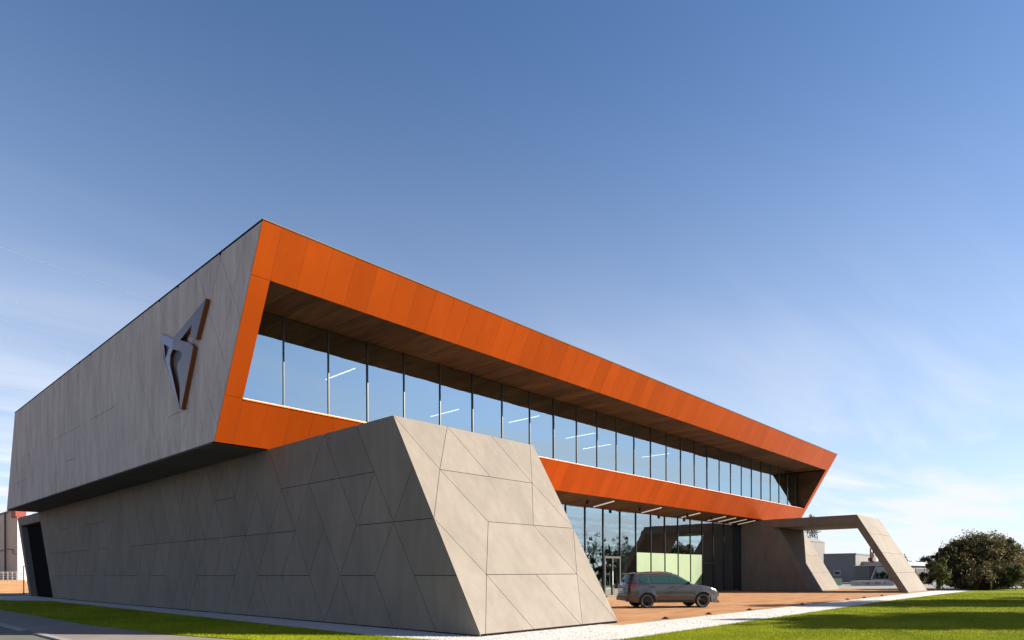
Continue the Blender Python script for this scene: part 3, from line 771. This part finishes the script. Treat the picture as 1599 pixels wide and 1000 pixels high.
MB().box(-.5, 3.1, -.80, .80, .24, .5).box(-.42, .42, -.86, -.60, .3, .72).build('underbody', dark, CAR, True)
fin = MB().prism([(-.22, 1.60), (-.12, 1.60), (-.20, 1.68)], lambda a, b, d: (a, d, b), -.01, .01).build('roof_antenna', dark, CAR, True)
def lathe(mb, cx_, cy_, cz_, prof, n=28, k=0):
    vs = []
    for i in range(n):
        t = 2 * math.pi * i / n
        for r, y in prof: vs.append((cx_ + r * math.cos(t), cy_ + y, cz_ + r * math.sin(t)))
    m_ = len(prof); fs = [(i * m_ + j, ((i + 1) % n) * m_ + j, ((i + 1) % n) * m_ + j + 1, i * m_ + j + 1) for i in range(n) for j in range(m_ - 1)]
    return mb.add(vs, fs, k)
for ax in (0, 2.64):
    for s in (-1, 1):
        yo = s * .80
        w = MB(); lathe(w, ax, yo, .34, [(.0, s * .075), (.055, s * .075), (.06, s * .05)], 16)
        for q in range(5):
            for dq in (-.16, .16):
                t = 2 * math.pi * q / 5 + .3
                a = Vector((ax + .05 * math.cos(t), yo + s * .06, .34 + .05 * math.sin(t))); b = Vector((ax + .235 * math.cos(t + dq), yo + s * .07, .34 + .235 * math.sin(t + dq)))
                w.bar(a, b, .020, 5, .014)
        wh = w.build('wheel', copperw, CAR, True)
        t_ = MB(); lathe(t_, ax, yo, .34, [(.245, s * .06), (.26, s * .085), (.30, s * .10), (.328, s * .085), (.34, s * .05), (.34, -s * .10), (.30, -s * .12), (.24, -s * .1)])
        t_.build('tyre', rubber, wh, True, smooth=True)
        r_m = MB(); lathe(r_m, ax, yo, .34, [(.252, s * .055), (.246, s * .082), (.236, s * .08), (.225, -s * .05), (.05, -s * .05)])
        r_m.build('rim', dark, wh, True, smooth=True)
        r_m = MB(); lathe(r_m, ax, yo, .34, [(.252, s * .088), (.236, s * .086)]); r_m.build('rim_edge', chrome, wh, True)

# ------------------------------------------------------------------ vegetation helpers
def set_tone(o, tone):
    a = o.data.attributes.new('tone', 'FLOAT', 'FACE'); a.data.foreach_set('value', tone.astype(np.float32))
def leafmesh(name, cen, size, tone, m, parent, up=.3):
    n = len(cen); base = np.array(wbase(parent))
    d1 = rng.normal(size=(n, 3)); d1 /= np.linalg.norm(d1, axis=1)[:, None]
    d2 = rng.normal(size=(n, 3)); d2 -= (d1 * d2).sum(1)[:, None] * d1; d2 /= np.linalg.norm(d2, axis=1)[:, None]
    sz = (size * rng.uniform(.6, 1.4, n))[:, None]
    c = cen - base
    v = np.stack([c - d1 * sz, c - d2 * sz * .5, c + d1 * sz, c + d2 * sz * .5], 1).reshape(-1, 3)
    me = bpy.data.meshes.new(name); me.vertices.add(4 * n); me.vertices.foreach_set('co', v.ravel())
    me.loops.add(4 * n); me.loops.foreach_set('vertex_index', np.arange(4 * n)); me.polygons.add(n)
    me.polygons.foreach_set('loop_start', np.arange(0, 4 * n, 4)); me.polygons.foreach_set('loop_total', np.full(n, 4))
    me.materials.append(m); me.update(); me.validate()
    o = bpy.data.objects.new(name, me); C.objects.link(o); o.parent = parent
    set_tone(o, tone); return o
def crown_points(blobs, n, shell=.45):
    """blobs: (x,y,z,rx,ry,rz); clumps sit on and inside them, leaves gather round the clumps"""
    wts = np.array([b[3] * b[4] * b[5] for b in blobs]) ** .7; wts /= wts.sum()
    nc = max(12, n // 170); idx = rng.choice(len(blobs), nc, p=wts); bl = np.array(blobs)[idx]
    d = rng.normal(size=(nc, 3)); d /= np.linalg.norm(d, axis=1)[:, None]
    r = rng.uniform(shell, 1.06, nc)[:, None]; cc = bl[:, :3] + d * bl[:, 3:] * r
    cr = rng.uniform(.10, .22, nc) * bl[:, 3:].mean(1)
    ct = np.clip(rng.normal(.45, .25, nc), 0, 1)
    k = rng.integers(0, nc, n); e = rng.normal(size=(n, 3)) * .62
    p = cc[k] + e * cr[k][:, None]
    t = np.clip(ct[k] + rng.normal(0, .16, n), 0, 1)
    ok = p[:, 2] > .08
    return p[ok], t[ok]
def branches(mb, p, d, L_, r, lev, spread=.55, tips=None):
    q = p + d * L_; mb.bar(p, q, r, 6 if lev > 1 else 4, r * .65, caps=False)
    if tips is not None and lev <= 1: tips.append(q)
    if lev == 0: return
    for k in range(random.choice((2, 3, 3)) if lev > 1 else 3):
        nd = (d + Vector((random.gauss(0, spread), random.gauss(0, spread), random.gauss(.12, spread * .6)))).normalized()
        if nd.z < -.1: nd.z = .1
        branches(mb, q, nd, L_ * random.uniform(.62, .85), r * .62, lev - 1, spread, tips)
def tree(name, loc, hgt, rad, n, leaf, m, label, cat='tree', group=None, lev=4, trunk_r=.12, size=.09, th=.28):
    root = empty(name, loc, 0, label, cat, group); x, y, z = loc
    mb = MB(); tips = []
    branches(mb, Vector((x, y, z - .1)), Vector((random.gauss(0, .04), random.gauss(0, .04), 1)).normalized(), hgt * th, trunk_r, lev, .5, tips)
    mb.build('trunk', M['bark'], root, fix=False)
    if n:
        bl = [(x, y, z + hgt * .62, rad, rad, hgt * .38)]
        for _ in range(5):
            a = random.uniform(0, 6.28); bl.append((x + rad * .55 * math.cos(a), y + rad * .55 * math.sin(a), z + hgt * random.uniform(.4, .8), rad * .5, rad * .5, hgt * .2))
        p, t = crown_points(bl, n, .3); leafmesh('crown', p, size, t, m, root)
    return root

# big dark evergreen clump at the right, with two young trees before it
c0 = at(1530, 60)
rt = empty('evergreen_tree', (c0.x, c0.y, 0), 0, 'broad dark brown-green evergreen with rounded crown down to the lawn', 'tree')
mb = MB()
for k in range(5):
    branches(mb, c0 + Vector((random.uniform(-2, 2), random.uniform(-1, 1), -.1)), Vector((random.gauss(0, .25), random.gauss(0, .25), 1)).normalized(), 1.3, .12, 3)
mb.build('trunk', M['bark'], rt, fix=False)
bl = []
for px, Zd, zc, rx, rz in ((1530, 60, 2.6, 3.0, 2.35), (1492, 60, 2.2, 1.8, 1.9), (1468, 60, 1.9, 1.25, 1.5), (1452, 60, 1.4, .8, 1.15), (1572, 60, 2.4, 2.2, 2.1), (1600, 61, 1.9, 1.8, 1.7), (1545, 62, 3.2, 2.1, 1.9), (1515, 61, 3.3, 1.6, 1.5), (1480, 59, 2.9, .9, 1.1), (1630, 62, 1.7, 1.8, 1.6), (1530, 58, 1.2, 3.4, 1.2)):
    p = at(px, Zd, zc); bl.append((p.x, p.y, p.z, rx, rx * .85, rz))
p, t = crown_points(bl, 190000, .40); leafmesh('crown', p, .085, t, M['leaf_dark'], rt)
for px, Zd, h_, rr, lab in ((1472, 56, 3.1, .75, 'small upright olive-green young tree left of the timber post, before the dark evergreen'), (1586, 55.5, 2.6, .7, 'young light green tree at the picture edge, right of the timber post')):
    q = at(px, Zd); rt2 = empty('young_tree', (q.x, q.y, 0), 0, lab, 'tree'); mb = MB(); branches(mb, Vector((q.x, q.y, -.1)), Vector((0, 0, 1)), h_ * .4, .04, 3, .4); mb.build('trunk', M['bark'], rt2, fix=False)
    p, t = crown_points([(q.x, q.y, h_ * .45, rr, rr, h_ * .42), (q.x, q.y, h_ * .75, rr * .5, rr * .5, h_ * .27)], 7000, .15); leafmesh('crown', p, .06, t, M['leaf_mid'], rt2)
q = at(1548, 55.5); o = boxo('timber_post', q.x - .05, q.x + .05, q.y - .05, q.y + .05, 0, 1.62, M['wood_post']); tag(o, 'thin pale timber stake standing in the grass before the dark evergreen', 'post')
# trees right of the camera's view: they throw the shade bands on the lawn and are mirrored in the lower glass
for i, (X, Z, h_, rr) in enumerate(((33, 32.5, 10.8, 2.3), (38.5, 35.5, 10.5, 2.4), (25.5, 20.6, 8.5, 1.9), (33.0, 23.8, 12.0, 2.4), (45, 39, 8, 2.2))):
    x, y = XZ(X, Z); tree('broadleaf_tree', (x, y, 0), h_, rr, 30000, None, M['leaf_mid'], 'tall leafy tree right of the lawn shading the grass', group='trees right of the lawn', trunk_r=.16, size=.13)
k = 0
for i in range(13):
    u = 74 + i * 6.3 + random.uniform(-1.5, 1.5); v = -2 - i * 3.4 + random.uniform(-3, 3)
    tree('roadside_tree', (u, v, 0), random.uniform(6.2, 9.0), random.uniform(1.8, 2.8), 2600, None, M['leaf_far'], 'thin bare-branched tree in the row across the road, mirrored in the glass', group='row of trees mirrored in the glass front', lev=5, trunk_r=.15, size=.07)
hz = []
for i in range(40):
    hz.append((70 + i * 2.6, 1 - i * 1.45 + random.uniform(-1, 1), random.uniform(1.0, 1.8), 1.7, 1.4, random.uniform(1.6, 2.5)))
p, t = crown_points(hz, 40000, .4); o = leafmesh('hedge', p, .13, t * .5, M['leaf_dark'], None); tag(o, 'dark hedge mass across the road, mirrored in the glass front', 'hedge', kind='stuff')

# grass blades in the nearer lawn, one joined mass
def in_poly(P, x, y):
    P = np.array(P); c = np.zeros(len(x), bool); j = len(P) - 1
    for i in range(len(P)):
        a = (P[i, 1] > y) != (P[j, 1] > y)
        with np.errstate(divide='ignore', invalid='ignore'): b = x < (P[j, 0] - P[i, 0]) * (y - P[i, 1]) / (P[j, 1] - P[i, 1]) + P[i, 0]
        c ^= a & b; j = i
    return c
n = 520000
Zr = 14 + 34 * rng.uniform(0, 1, n) ** 1.7; Xr = rng.uniform(-.82, .82, n) * Zr
x = Xr * sa + Zr * ca; y = -Xr * ca + Zr * sa
ok = in_poly(LAWN_L, x, y); x, y, Zr = x[ok], y[ok], Zr[ok]; n = len(x)
hb = rng.uniform(.025, .06, n); wd = .0035 * np.clip(Zr / 15, 1, 3); an = rng.uniform(0, 6.283, n); lx, ly = rng.normal(0, .02, n), rng.normal(0, .02, n)
v = np.empty((n, 3, 3)); v[:, 0] = np.stack([x - wd * np.cos(an), y - wd * np.sin(an), np.full(n, .0)], 1); v[:, 1] = np.stack([x + wd * np.cos(an), y + wd * np.sin(an), np.full(n, .0)], 1)
v[:, 2] = np.stack([x + lx, y + ly, hb + .012], 1)
me = bpy.data.meshes.new('grass'); me.vertices.add(3 * n); me.vertices.foreach_set('co', v.ravel()); me.loops.add(3 * n); me.loops.foreach_set('vertex_index', np.arange(3 * n)); me.polygons.add(n)
me.polygons.foreach_set('loop_start', np.arange(0, 3 * n, 3)); me.polygons.foreach_set('loop_total', np.full(n, 3)); me.materials.append(M['blade']); me.update()
o = bpy.data.objects.new('grass', me); C.objects.link(o); tag(o, 'short mown green grass covering the lawn', 'grass', kind='stuff')
patchy = .5 + .25 * np.sin(x * .8 + np.sin(y * 1.1)) * np.sin(y * .7 + 1.3) + rng.normal(0, .2, n); set_tone(o, np.clip(patchy, 0, 1))
# loose white marble chips
n = 60000
Zr = 13 + 26 * rng.uniform(0, 1, n) ** 1.4; Xr = rng.uniform(-.5, .6, n) * Zr
x = Xr * sa + Zr * ca; y = -Xr * ca + Zr * sa; ok = in_poly(GRAV, x, y); x, y = x[ok], y[ok]; n = len(x)
s = rng.uniform(.010, .024, n)[:, None]; c = np.stack([x, y, np.full(n, .006)], 1)
t4 = rng.normal(size=(n, 4, 3)); t4 /= np.linalg.norm(t4, axis=2)[:, :, None]
t4[:, 3] = [0, 0, 1]; v = (c[:, None, :] + t4 * s[:, :, None]).reshape(-1, 3)
fi = np.array([[0, 1, 2], [0, 3, 1], [1, 3, 2], [2, 3, 0]]); fc = (np.arange(n)[:, None, None] * 4 + fi).reshape(-1)
me = bpy.data.meshes.new('gravel_chips'); me.vertices.add(4 * n); me.vertices.foreach_set('co', v.ravel()); me.loops.add(len(fc)); me.loops.foreach_set('vertex_index', fc); me.polygons.add(4 * n)
me.polygons.foreach_set('loop_start', np.arange(0, 12 * n, 3)); me.polygons.foreach_set('loop_total', np.full(4 * n, 3)); me.materials.append(M['stone_bit']); me.update(); me.validate()
o = bpy.data.objects.new('gravel_chips', me); C.objects.link(o); tag(o, 'loose white marble chips along the foot of the building', 'gravel', kind='stuff')

# ------------------------------------------------------------------ background, left of the building
def ribbed(name, col, axis, sc=14, amt=.18):
    m = mat(name, col, .55, metal=.1); nt = m.node_tree; b = nt.nodes['Principled BSDF']
    tc = nt.nodes.new('ShaderNodeTexCoord'); w = nt.nodes.new('ShaderNodeTexWave'); w.wave_type = 'BANDS'; w.bands_direction = axis; w.inputs['Scale'].default_value = sc / 10
    nt.links.new(tc.outputs['Object'], w.inputs[0]); bp = nt.nodes.new('ShaderNodeBump'); bp.inputs['Strength'].default_value = .8; bp.inputs['Distance'].default_value = .04
    nt.links.new(w.outputs[0], bp.inputs['Height']); nt.links.new(bp.outputs[0], b.inputs['Normal'])
    n = nt.nodes.new('ShaderNodeTexNoise'); n.inputs['Scale'].default_value = .35; n.inputs['Detail'].default_value = 5; nt.links.new(tc.outputs['Object'], n.inputs['Vector'])
    r = nt.nodes.new('ShaderNodeValToRGB'); r.color_ramp.elements[0].color = (*[c * (1 - amt) for c in col], 1); r.color_ramp.elements[1].color = (*[c * (1 + amt) for c in col], 1)
    nt.links.new(n.outputs[0], r.inputs[0]); nt.links.new(r.outputs[0], b.inputs['Base Color']); return m
M['beige_rib'] = ribbed('beige_cladding', (.34, .27, .215), 'Y'); M['dark_rib'] = ribbed('dark_cladding', (.14, .14, .15), 'Y', 22)
M['lit_rib'] = ribbed('sunlit_cladding_copy', (.15, .14, .125), 'X', 22); M['tan_rib'] = ribbed('tan_cladding', (.135, .118, .10), 'X', 16)
M['cable'] = mat('pale_aluminium_cable', (.27, .28, .30), .8, spec=.1)
M['white_wall'] = mat('white_render', (.5, .48, .45), .8); M['red'] = mat('red_band', (.20, .03, .02), .7)
M['galv'] = mat('galvanised_steel', (.14, .142, .15), .5, metal=.4); M['dkgrey'] = mat('dark_grey', (.05, .05, .055), .6)
M['green_box'] = mat('green_paint', (.02, .16, .05), .5); M['pale_green'] = mat('pale_green_paint', (.34, .44, .33), .6); M['rust'] = mat('rust_red', (.10, .03, .02), .8)
M['white_paint'] = mat('white_paint', (.30, .30, .31), .6)
# dry grass bank
b0, b1, b2, b3 = (XZ(X, Z) for X, Z in ((-75, 62), (-20, 62), (-25, 96), (-110, 96)))
b4, b5 = XZ(-130, 210), XZ(-20, 210)
o = mobj('grass_bank', [(*b0, -.02), (*b1, -.02), (*b2, .75), (*b3, .75), (*b4, .8), (*b5, .8)], [(0, 1, 2, 3), (3, 2, 5, 4)], M['field']); tag(o, kind='structure')
q = at(27.5, 112); qx, qy = q.x, q.y
BL = empty('beige_industrial_hall', (qx, qy, 0), 0, 'beige metal-clad industrial hall with red roof corner at the far left', 'building')
hb = at(27, 112, py=796).z
boxo('wall', qx, qx + 1, qy + .01, qy + 60, 0, hb, M['beige_rib'], BL)
boxo('wall', qx + .005, qx + 40, qy, qy + 1, 0, hb - .6, M['white_wall'], BL)
boxo('roof_edge', qx - .15, qx + 1, qy - .1, qy + 60, hb, hb + .25, M['dkgrey'], BL)
boxo('roof_corner', qx - .3, qx + 1.2, qy - .25, qy + 3.5, hb - 1.2, hb + .15, M['red'], BL)
for d_ in (9, 22): MB().bar((qx - .2, qy + d_, 0), (qx - .2, qy + d_, hb), .14, 8).build('downpipe', M['dkgrey'], BL)
mb = MB(); pts = [(qx - .2, qy - .1, 5.2), (qx - .2, qy + 2.5, 5.3), (qx - .2, qy + 2.6, 6.0), (qx - .2, qy + 8, 6.3), (qx - .2, qy + 14, 6.1), (qx - .2, qy + 40, 6.3)]
for a, b in zip(pts, pts[1:]): mb.bar(a, b, .06, 6)
mb.build('wall_cable', M['dkgrey'], BL)
# white railing fence on the bank
FA, FB = at(-30, 92), at(40, 92)
FR = empty('white_rail_fence', (FA.x, FA.y, .7), 0, 'white horizontal rail fence on the dry bank before the beige hall', 'fence')
nf = 10
for i in range(nf + 1):
    p = FA.lerp(FB, i / nf); MB().bar((p.x, p.y, .6), (p.x, p.y, 2.05), .05, 6).build('fence_post', M['steel_white'], FR)
for z in (.95, 1.25, 1.55, 1.85, 2.05): MB().bar((FA.x, FA.y, z), (FB.x, FB.y, z), .035, 6).build('rail', M['steel_white'], FR)
q = at(37, 56); o = MB().bar((q.x, q.y, 0), (q.x, q.y, 2.35), .04, 8).bar((q.x, q.y, 2.35), (q.x, q.y, 2.42), .06, 8).bar((q.x, q.y, 0), (q.x, q.y, .1), .1, 8).build('marker_post', M['black_frame']); tag(o, 'thin dark post beside the far end of the grey side wall', 'post')

# ------------------------------------------------------------------ background, seen through and beside the portal
def cross_v(px, v):                            # x where the sight line of column px meets the plane y = v
    X = (px - 799.5) / F; dx, dy = X * sa + ca, -X * ca + sa; return dx / dy * v
def cross_u(px, u):
    X = (px - 799.5) / F; dx, dy = X * sa + ca, -X * ca + sa; return dy / dx * u
c = at(1336, 100); cx_, cy_ = c.x, c.y
WH = empty('dark_warehouse', (cx_, cy_, 0), 0, 'flat-roofed dark grey clad warehouse with small white window, seen through the portal', 'building')
ht = at(1336, 100, py=866).z; yend = cross_u(1286, cx_); xend = cross_v(1368, cy_)
boxo('wall', cx_, cx_ + .5, cy_ + .01, yend, 0, ht, M['dark_rib'], WH)
boxo('wall', cx_ + .005, xend, cy_, cy_ + .5, 0, ht - .02, M['lit_rib'], WH)  # sunlit side takes a warmer cladding copy, light put into its colour
boxo('roof', cx_ - .1, xend, cy_ - .1, yend, ht, ht + .2, M['galv'], WH)
ya, yb = cross_u(1313, cx_), cross_u(1302, cx_); za, zb = at(1308, 104, py=899).z, at(1308, 104, py=891).z
wn = boxo('window', cx_ - .10, cx_ + .01, ya, yb, za, zb, M['white_paint'], WH); boxo('pane', cx_ - .13, cx_ - .1, ya + .15, yb - .15, za + .2, zb - .2, M['dark_room'], wn)
for k in range(3):
    xa, xb = cross_v(1338.5 + k * 4.5, cy_), cross_v(1341.8 + k * 4.5, cy_)
    wn = boxo('window', xa - .05, xb + .05, cy_ - .1, cy_, 1.3, 2.1, M['white_paint'], WH); boxo('pane', xa + .03, xb - .03, cy_ - .13, cy_ - .1, 1.4, 2.0, M['dark_room'], wn)
# tan silo block
vq = at(1270, 130).y; xa, xb = cross_v(1249, vq), cross_v(1288, vq); ht = at(1270, 130, py=846).z
SB = empty('tan_tower_block', (xa, vq, 0), 0, 'tall tan metal-clad block with low ridged roof behind the warehouse', 'building')
boxo('wall', xa, xb, vq, vq + 12, 0, ht, M['tan_rib'], SB)
MB().prism([(xa - .1, ht), (xb + .1, ht), ((xa + xb) / 2, ht + .9)], lambda a, b, d: (a, vq + d, b), -.1, 12).build('roof', M['galv'], SB)
boxo('vent_grille', xa + (xb - xa) * .62, xa + (xb - xa) * .75, vq - .08, vq, 3.3, 3.7, M['dkgrey'], SB)
# four dark flues
FL = empty('flue_stack', tuple(at(1250, 118)), 0, 'cluster of four slim dark flue pipes rising above the portal reveal', 'chimney')
for k, px in enumerate((1246.5, 1249, 1251.5, 1254)):
    q = at(px, 118); zt = at(px, 118, py=826 - (k % 2) * 2).z; MB().bar((q.x, q.y, 0), (q.x, q.y, zt), .11, 8).build('flue_pipe', M['dkgrey'], FL)
q = at(1252, 117); MB().box(q.x - .7, q.x + .8, q.y - .5, q.y + .5, 5.2, 6.4).box(q.x - .2, q.x + 1.4, q.y - .4, q.y + .4, 4.4, 5.3).build('flue_platform', M['dkgrey'], FL)
# lattice pylons
def pylon(px, Z, pyt, arms, lab):
    q = at(px, Z); zt = at(px, Z, py=pyt).z; root = empty('electricity_pylon', (q.x, q.y, 0), 0, lab, 'pylon'); mb = MB(); hw = lambda z: 1.9 * (1 - z / zt) + .3
    ax = Vector((sa, -ca, 0)); ay = Vector((ca, sa, 0)); lv = [zt * k / 9 for k in range(9)] + [zt - .6]
    P = lambda z, i: q + ax * hw(z) * (1, 1, -1, -1)[i] + ay * hw(z) * (1, -1, -1, 1)[i] + Vector((0, 0, z))
    for z0, z1 in zip(lv, lv[1:]):
        for i in range(4):
            mb.bar(P(z0, i), P(z1, i), .12, 4); mb.bar(P(z0, i), P(z1, (i + 1) % 4), .07, 4); mb.bar(P(z0, (i + 1) % 4), P(z1, i), .07, 4)
    for i in range(4): mb.bar(P(zt - .6, i), q + Vector((0, 0, zt)), .1, 4)
    mb.build('lattice_mast', M['galv'], root); mb = MB()
    for (za, hw_) in arms:
        for s_ in (-1, 1):
            mb.bar(q + ax * s_ * hw_ + Vector((0, 0, za)), q + Vector((0, 0, za)), .09, 4); mb.bar(q + ax * s_ * hw_ + Vector((0, 0, za)), q + Vector((0, 0, za + 1.1)), .09, 4)
    mb.build('cross_arm', M['galv'], root); return q
z1_, z2_ = at(1265, 250, py=832).z, at(1268, 250, py=813).z
pylon(1266, 250, 803, [(z1_, 3.2), (z2_, 2.4)], 'left of two distant steel lattice pylons above the tan block')
pylon(1271, 262, 806, [(z1_ + 1, 3.0)], 'right of two distant steel lattice pylons above the tan block')
# overhead cables from the left to the pylons
cabl = [((0, 385), (245, 467)), ((37, 474), (181, 515)), ((33, 506), (148, 537)), ((22, 530), (122, 556)), ((0, 606), (50, 617))]
names = ('topmost of the thin pale overhead cables crossing the sky at left', 'second overhead cable from the top at left', 'third overhead cable from the top at left', 'fourth overhead cable from the top, just above the low dark one', 'lowest overhead cable, ending above the far end of the roof')
for (a, b), lab in zip(cabl, names):
    sl_ = (b[1] - a[1]) / (b[0] - a[0]); y0 = a[1] + sl_ * (-160 - a[0]); y1 = a[1] + sl_ * (1268 - a[0]); y1 = min(max(y1, 805), 842)
    A_, B_ = at(-160, 62, py=y0), at(1268, 250, py=y1); mb = MB(); prev = A_
    for k in range(1, 25):
        t = k / 24; p = A_.lerp(B_, t) - Vector((0, 0, 3.0 * 4 * t * (1 - t) * 0.25)); mb.bar(prev, p, .019, 4, caps=False); prev = p
    o = mb.build('power_cable', M['cable']); tag(o, lab, 'power cable', 'overhead cables at left')
# yard clutter
def thing_box(name, px0, px1, Z, pt, pb, dep, m, lab, cat, extra=None):
    a, b = at(px0, Z), at(px1, Z); zt = at((px0 + px1) / 2, Z, py=pt).z; zb = max(0, at((px0 + px1) / 2, Z, py=pb).z)
    root = empty(name, (a.x, a.y, 0), math.atan2(b.y - a.y, b.x - a.x), lab, cat); Lx = (b - a).length
    MB().box(0, Lx, 0, dep, zb, zt).build('body', m, root, True); return root, Lx, zb, zt
r0, Lx, zb, zt = thing_box('green_bin', 1296.5, 1303.5, 80, 905, 919, 1.2, M['green_box'], 'dark green wheeled bin beside the pale green cabinet', 'bin'); MB().box(-.05, Lx + .05, -.05, 1.25, zt, zt + .07).build('lid', M['green_box'], r0, True)
MB().bar((.1, 0, .1), (.1, 1.2, .1), .1, 8).build('wheel', M['dkgrey'], r0, True)
r0, Lx, zb, zt = thing_box('utility_cabinet', 1304, 1314.5, 79, 903.5, 919, .9, M['pale_green'], 'pale green utility cabinet with two doors in the yard', 'cabinet')
for k in (0, 1): MB().box(.04 + k * Lx / 2, Lx / 2 - .02 + k * Lx / 2, -.03, 0, .1, zt - .08).build('door', M['pale_green'], r0, True)
MB().box(-.05, Lx + .05, -.06, .95, zt, zt + .06).build('roof', M['galv'], r0, True)
r0, Lx, zb, zt = thing_box('dark_container', 1315.5, 1342, 86, 911, 919.5, 2.0, M['dkgrey'], 'low dark blue-grey container left of the white painted trailer', 'container')
for k in range(9): MB().box(.1 + k * Lx / 9, .1 + (k + .5) * Lx / 9, -.05, 0, .1, zt - .1).build('rib', M['dkgrey'], r0, True)
r0, Lx, zb, zt = thing_box('flatbed_trailer', 1343.5, 1396, 76, 907.5, 918.5, 2.2, M['white_paint'], 'white low trailer with dark scrawled lettering on its side', 'trailer')
mb = MB()
rs = random.Random(3)
for k in range(26):
    x_ = .25 + rs.random() ** 1.4 * (Lx - .6) * .95; z_ = zb + .12 + rs.random() * (zt - zb) * .45; mb.bar((x_, -.012, z_), (x_ + rs.uniform(-.12, .2), -.012, z_ + rs.uniform(.05, .3)), .022, 4)
mb.build('scrawl', M['dkgrey'], r0, True)
for x_ in (.6, 1.5, Lx - 1.0): MB().bar((x_, .05, .25), (x_, .35, .25), .25, 14).build('wheel', M['dkgrey'], r0, True)
# dark glazed cabin with white sloping strut and frame
r0, Lx, zb, zt = thing_box('glazed_cabin', 1357, 1388, 90, 884, 919, 4, M['dkgrey'], 'dark glazed cabin with white frame and sloping strut behind the trailer', 'cabin')
MB().box(-.1, Lx + .1, -.3, 4, zt, zt + .10).build('roof', M['white_paint'], r0, True)
mb = MB(); z0 = at(1370, 90, py=905).z
mb.bar((.2, -.12, z0), (.95, -.12, zt), .09, 6); mb.bar((.2, -.12, z0), (Lx, -.12, z0), .07, 6); mb.bar((Lx, -.12, z0), (Lx, -.12, zt), .07, 6)
mb.build('frame', M['white_paint'], r0, True); MB().box(1.0, Lx - .1, -.06, 0, z0 + .1, zt - .1).build('window', M['car_glass'], r0, True)
mb = MB(); q = at(1361, 97)
for dx in (-.5, -.1, .4, .9): mb.bar((q.x + dx, q.y, 3), (q.x + dx, q.y, 3.9 + rs.random() * 1.3), .10, 6)
mb.box(q.x - .6, q.x + 1.1, q.y - .3, q.y + .3, 3.2, 3.7); o = mb.build('roof_plant', M['rust']); tag(o, 'rust-red pipework cluster standing behind the glazed cabin', 'pipework')
# long low building right of the portal leg
vq = at(1430, 110).y; xa, xb = cross_v(1396, vq), cross_v(1478, vq); ht = at(1430, 110, py=879).z
LB = empty('low_long_building', (xa, vq, 0), 0, 'long low dark building with pale flat roof edge right of the portal leg', 'building')
boxo('wall', xa, xb, vq, vq + 8, 0, ht - .5, M['dkgrey'], LB); boxo('roof', xa - .3, xb + .3, vq - .5, vq + 8.3, ht - .5, ht + .1, M['white_paint'], LB)
for k in range(6):
    x0 = xa + .8 + k * (xb - xa - 1) / 6; w_ = boxo('window', x0, x0 + (xb - xa) / 6 - .7, vq - .06, vq - .005, ht - 2.2, ht - .9, M['galv'], LB); boxo('pane', x0 + .1, x0 + (xb - xa) / 6 - .8, vq - .09, vq - .06, ht - 2.1, ht - 1.0, M['tan_rib'] if k % 3 == 1 else M['dark_room'], w_)
for i, (px, Z, h_, rr) in enumerate(((1421, 150, 5.3, 2.6), (1432, 146, 4.6, 2.3), (1443, 152, 5.4, 2.7), (1376, 150, 4.4, 2.2), (1296, 170, 4.2, 2.4), (1408, 149, 4.6, 2.2))):
    q = at(px, Z); tree('distant_tree', (q.x, q.y, 0), h_, rr, 2600, None, M['leaf_far'], ('far rounded tree behind the low long building, first from the portal leg', 'far small tree behind the low long building, second from the portal leg', 'far rounded tree behind the low long building, nearest the big evergreen', 'far tree behind the glazed cabin roof, inside the portal', 'far tree between the tan block and the dark warehouse', 'far tree hidden mostly by the sloping portal leg')[i], group='far trees on the skyline', lev=3, size=.22, trunk_r=.15)
# brownish scrub under the low building
hz = [(*at(1400 + 6 * i, 82 + (i % 3) * 3)[:2], .5, 1.1, 1.1, random.uniform(.6, 1.1)) for i in range(12)]
p, t = crown_points(hz, 14000, .2); o = leafmesh('shrub_bed', p, .07, t, M['leaf_dark'], None); tag(o, 'low brown-green scrub between the portal leg and the evergreen', 'shrubs', kind='stuff')
print('objects', len(bpy.data.objects), 'tris', sum(len(o.data.polygons) for o in bpy.data.objects if o.type == 'MESH'))
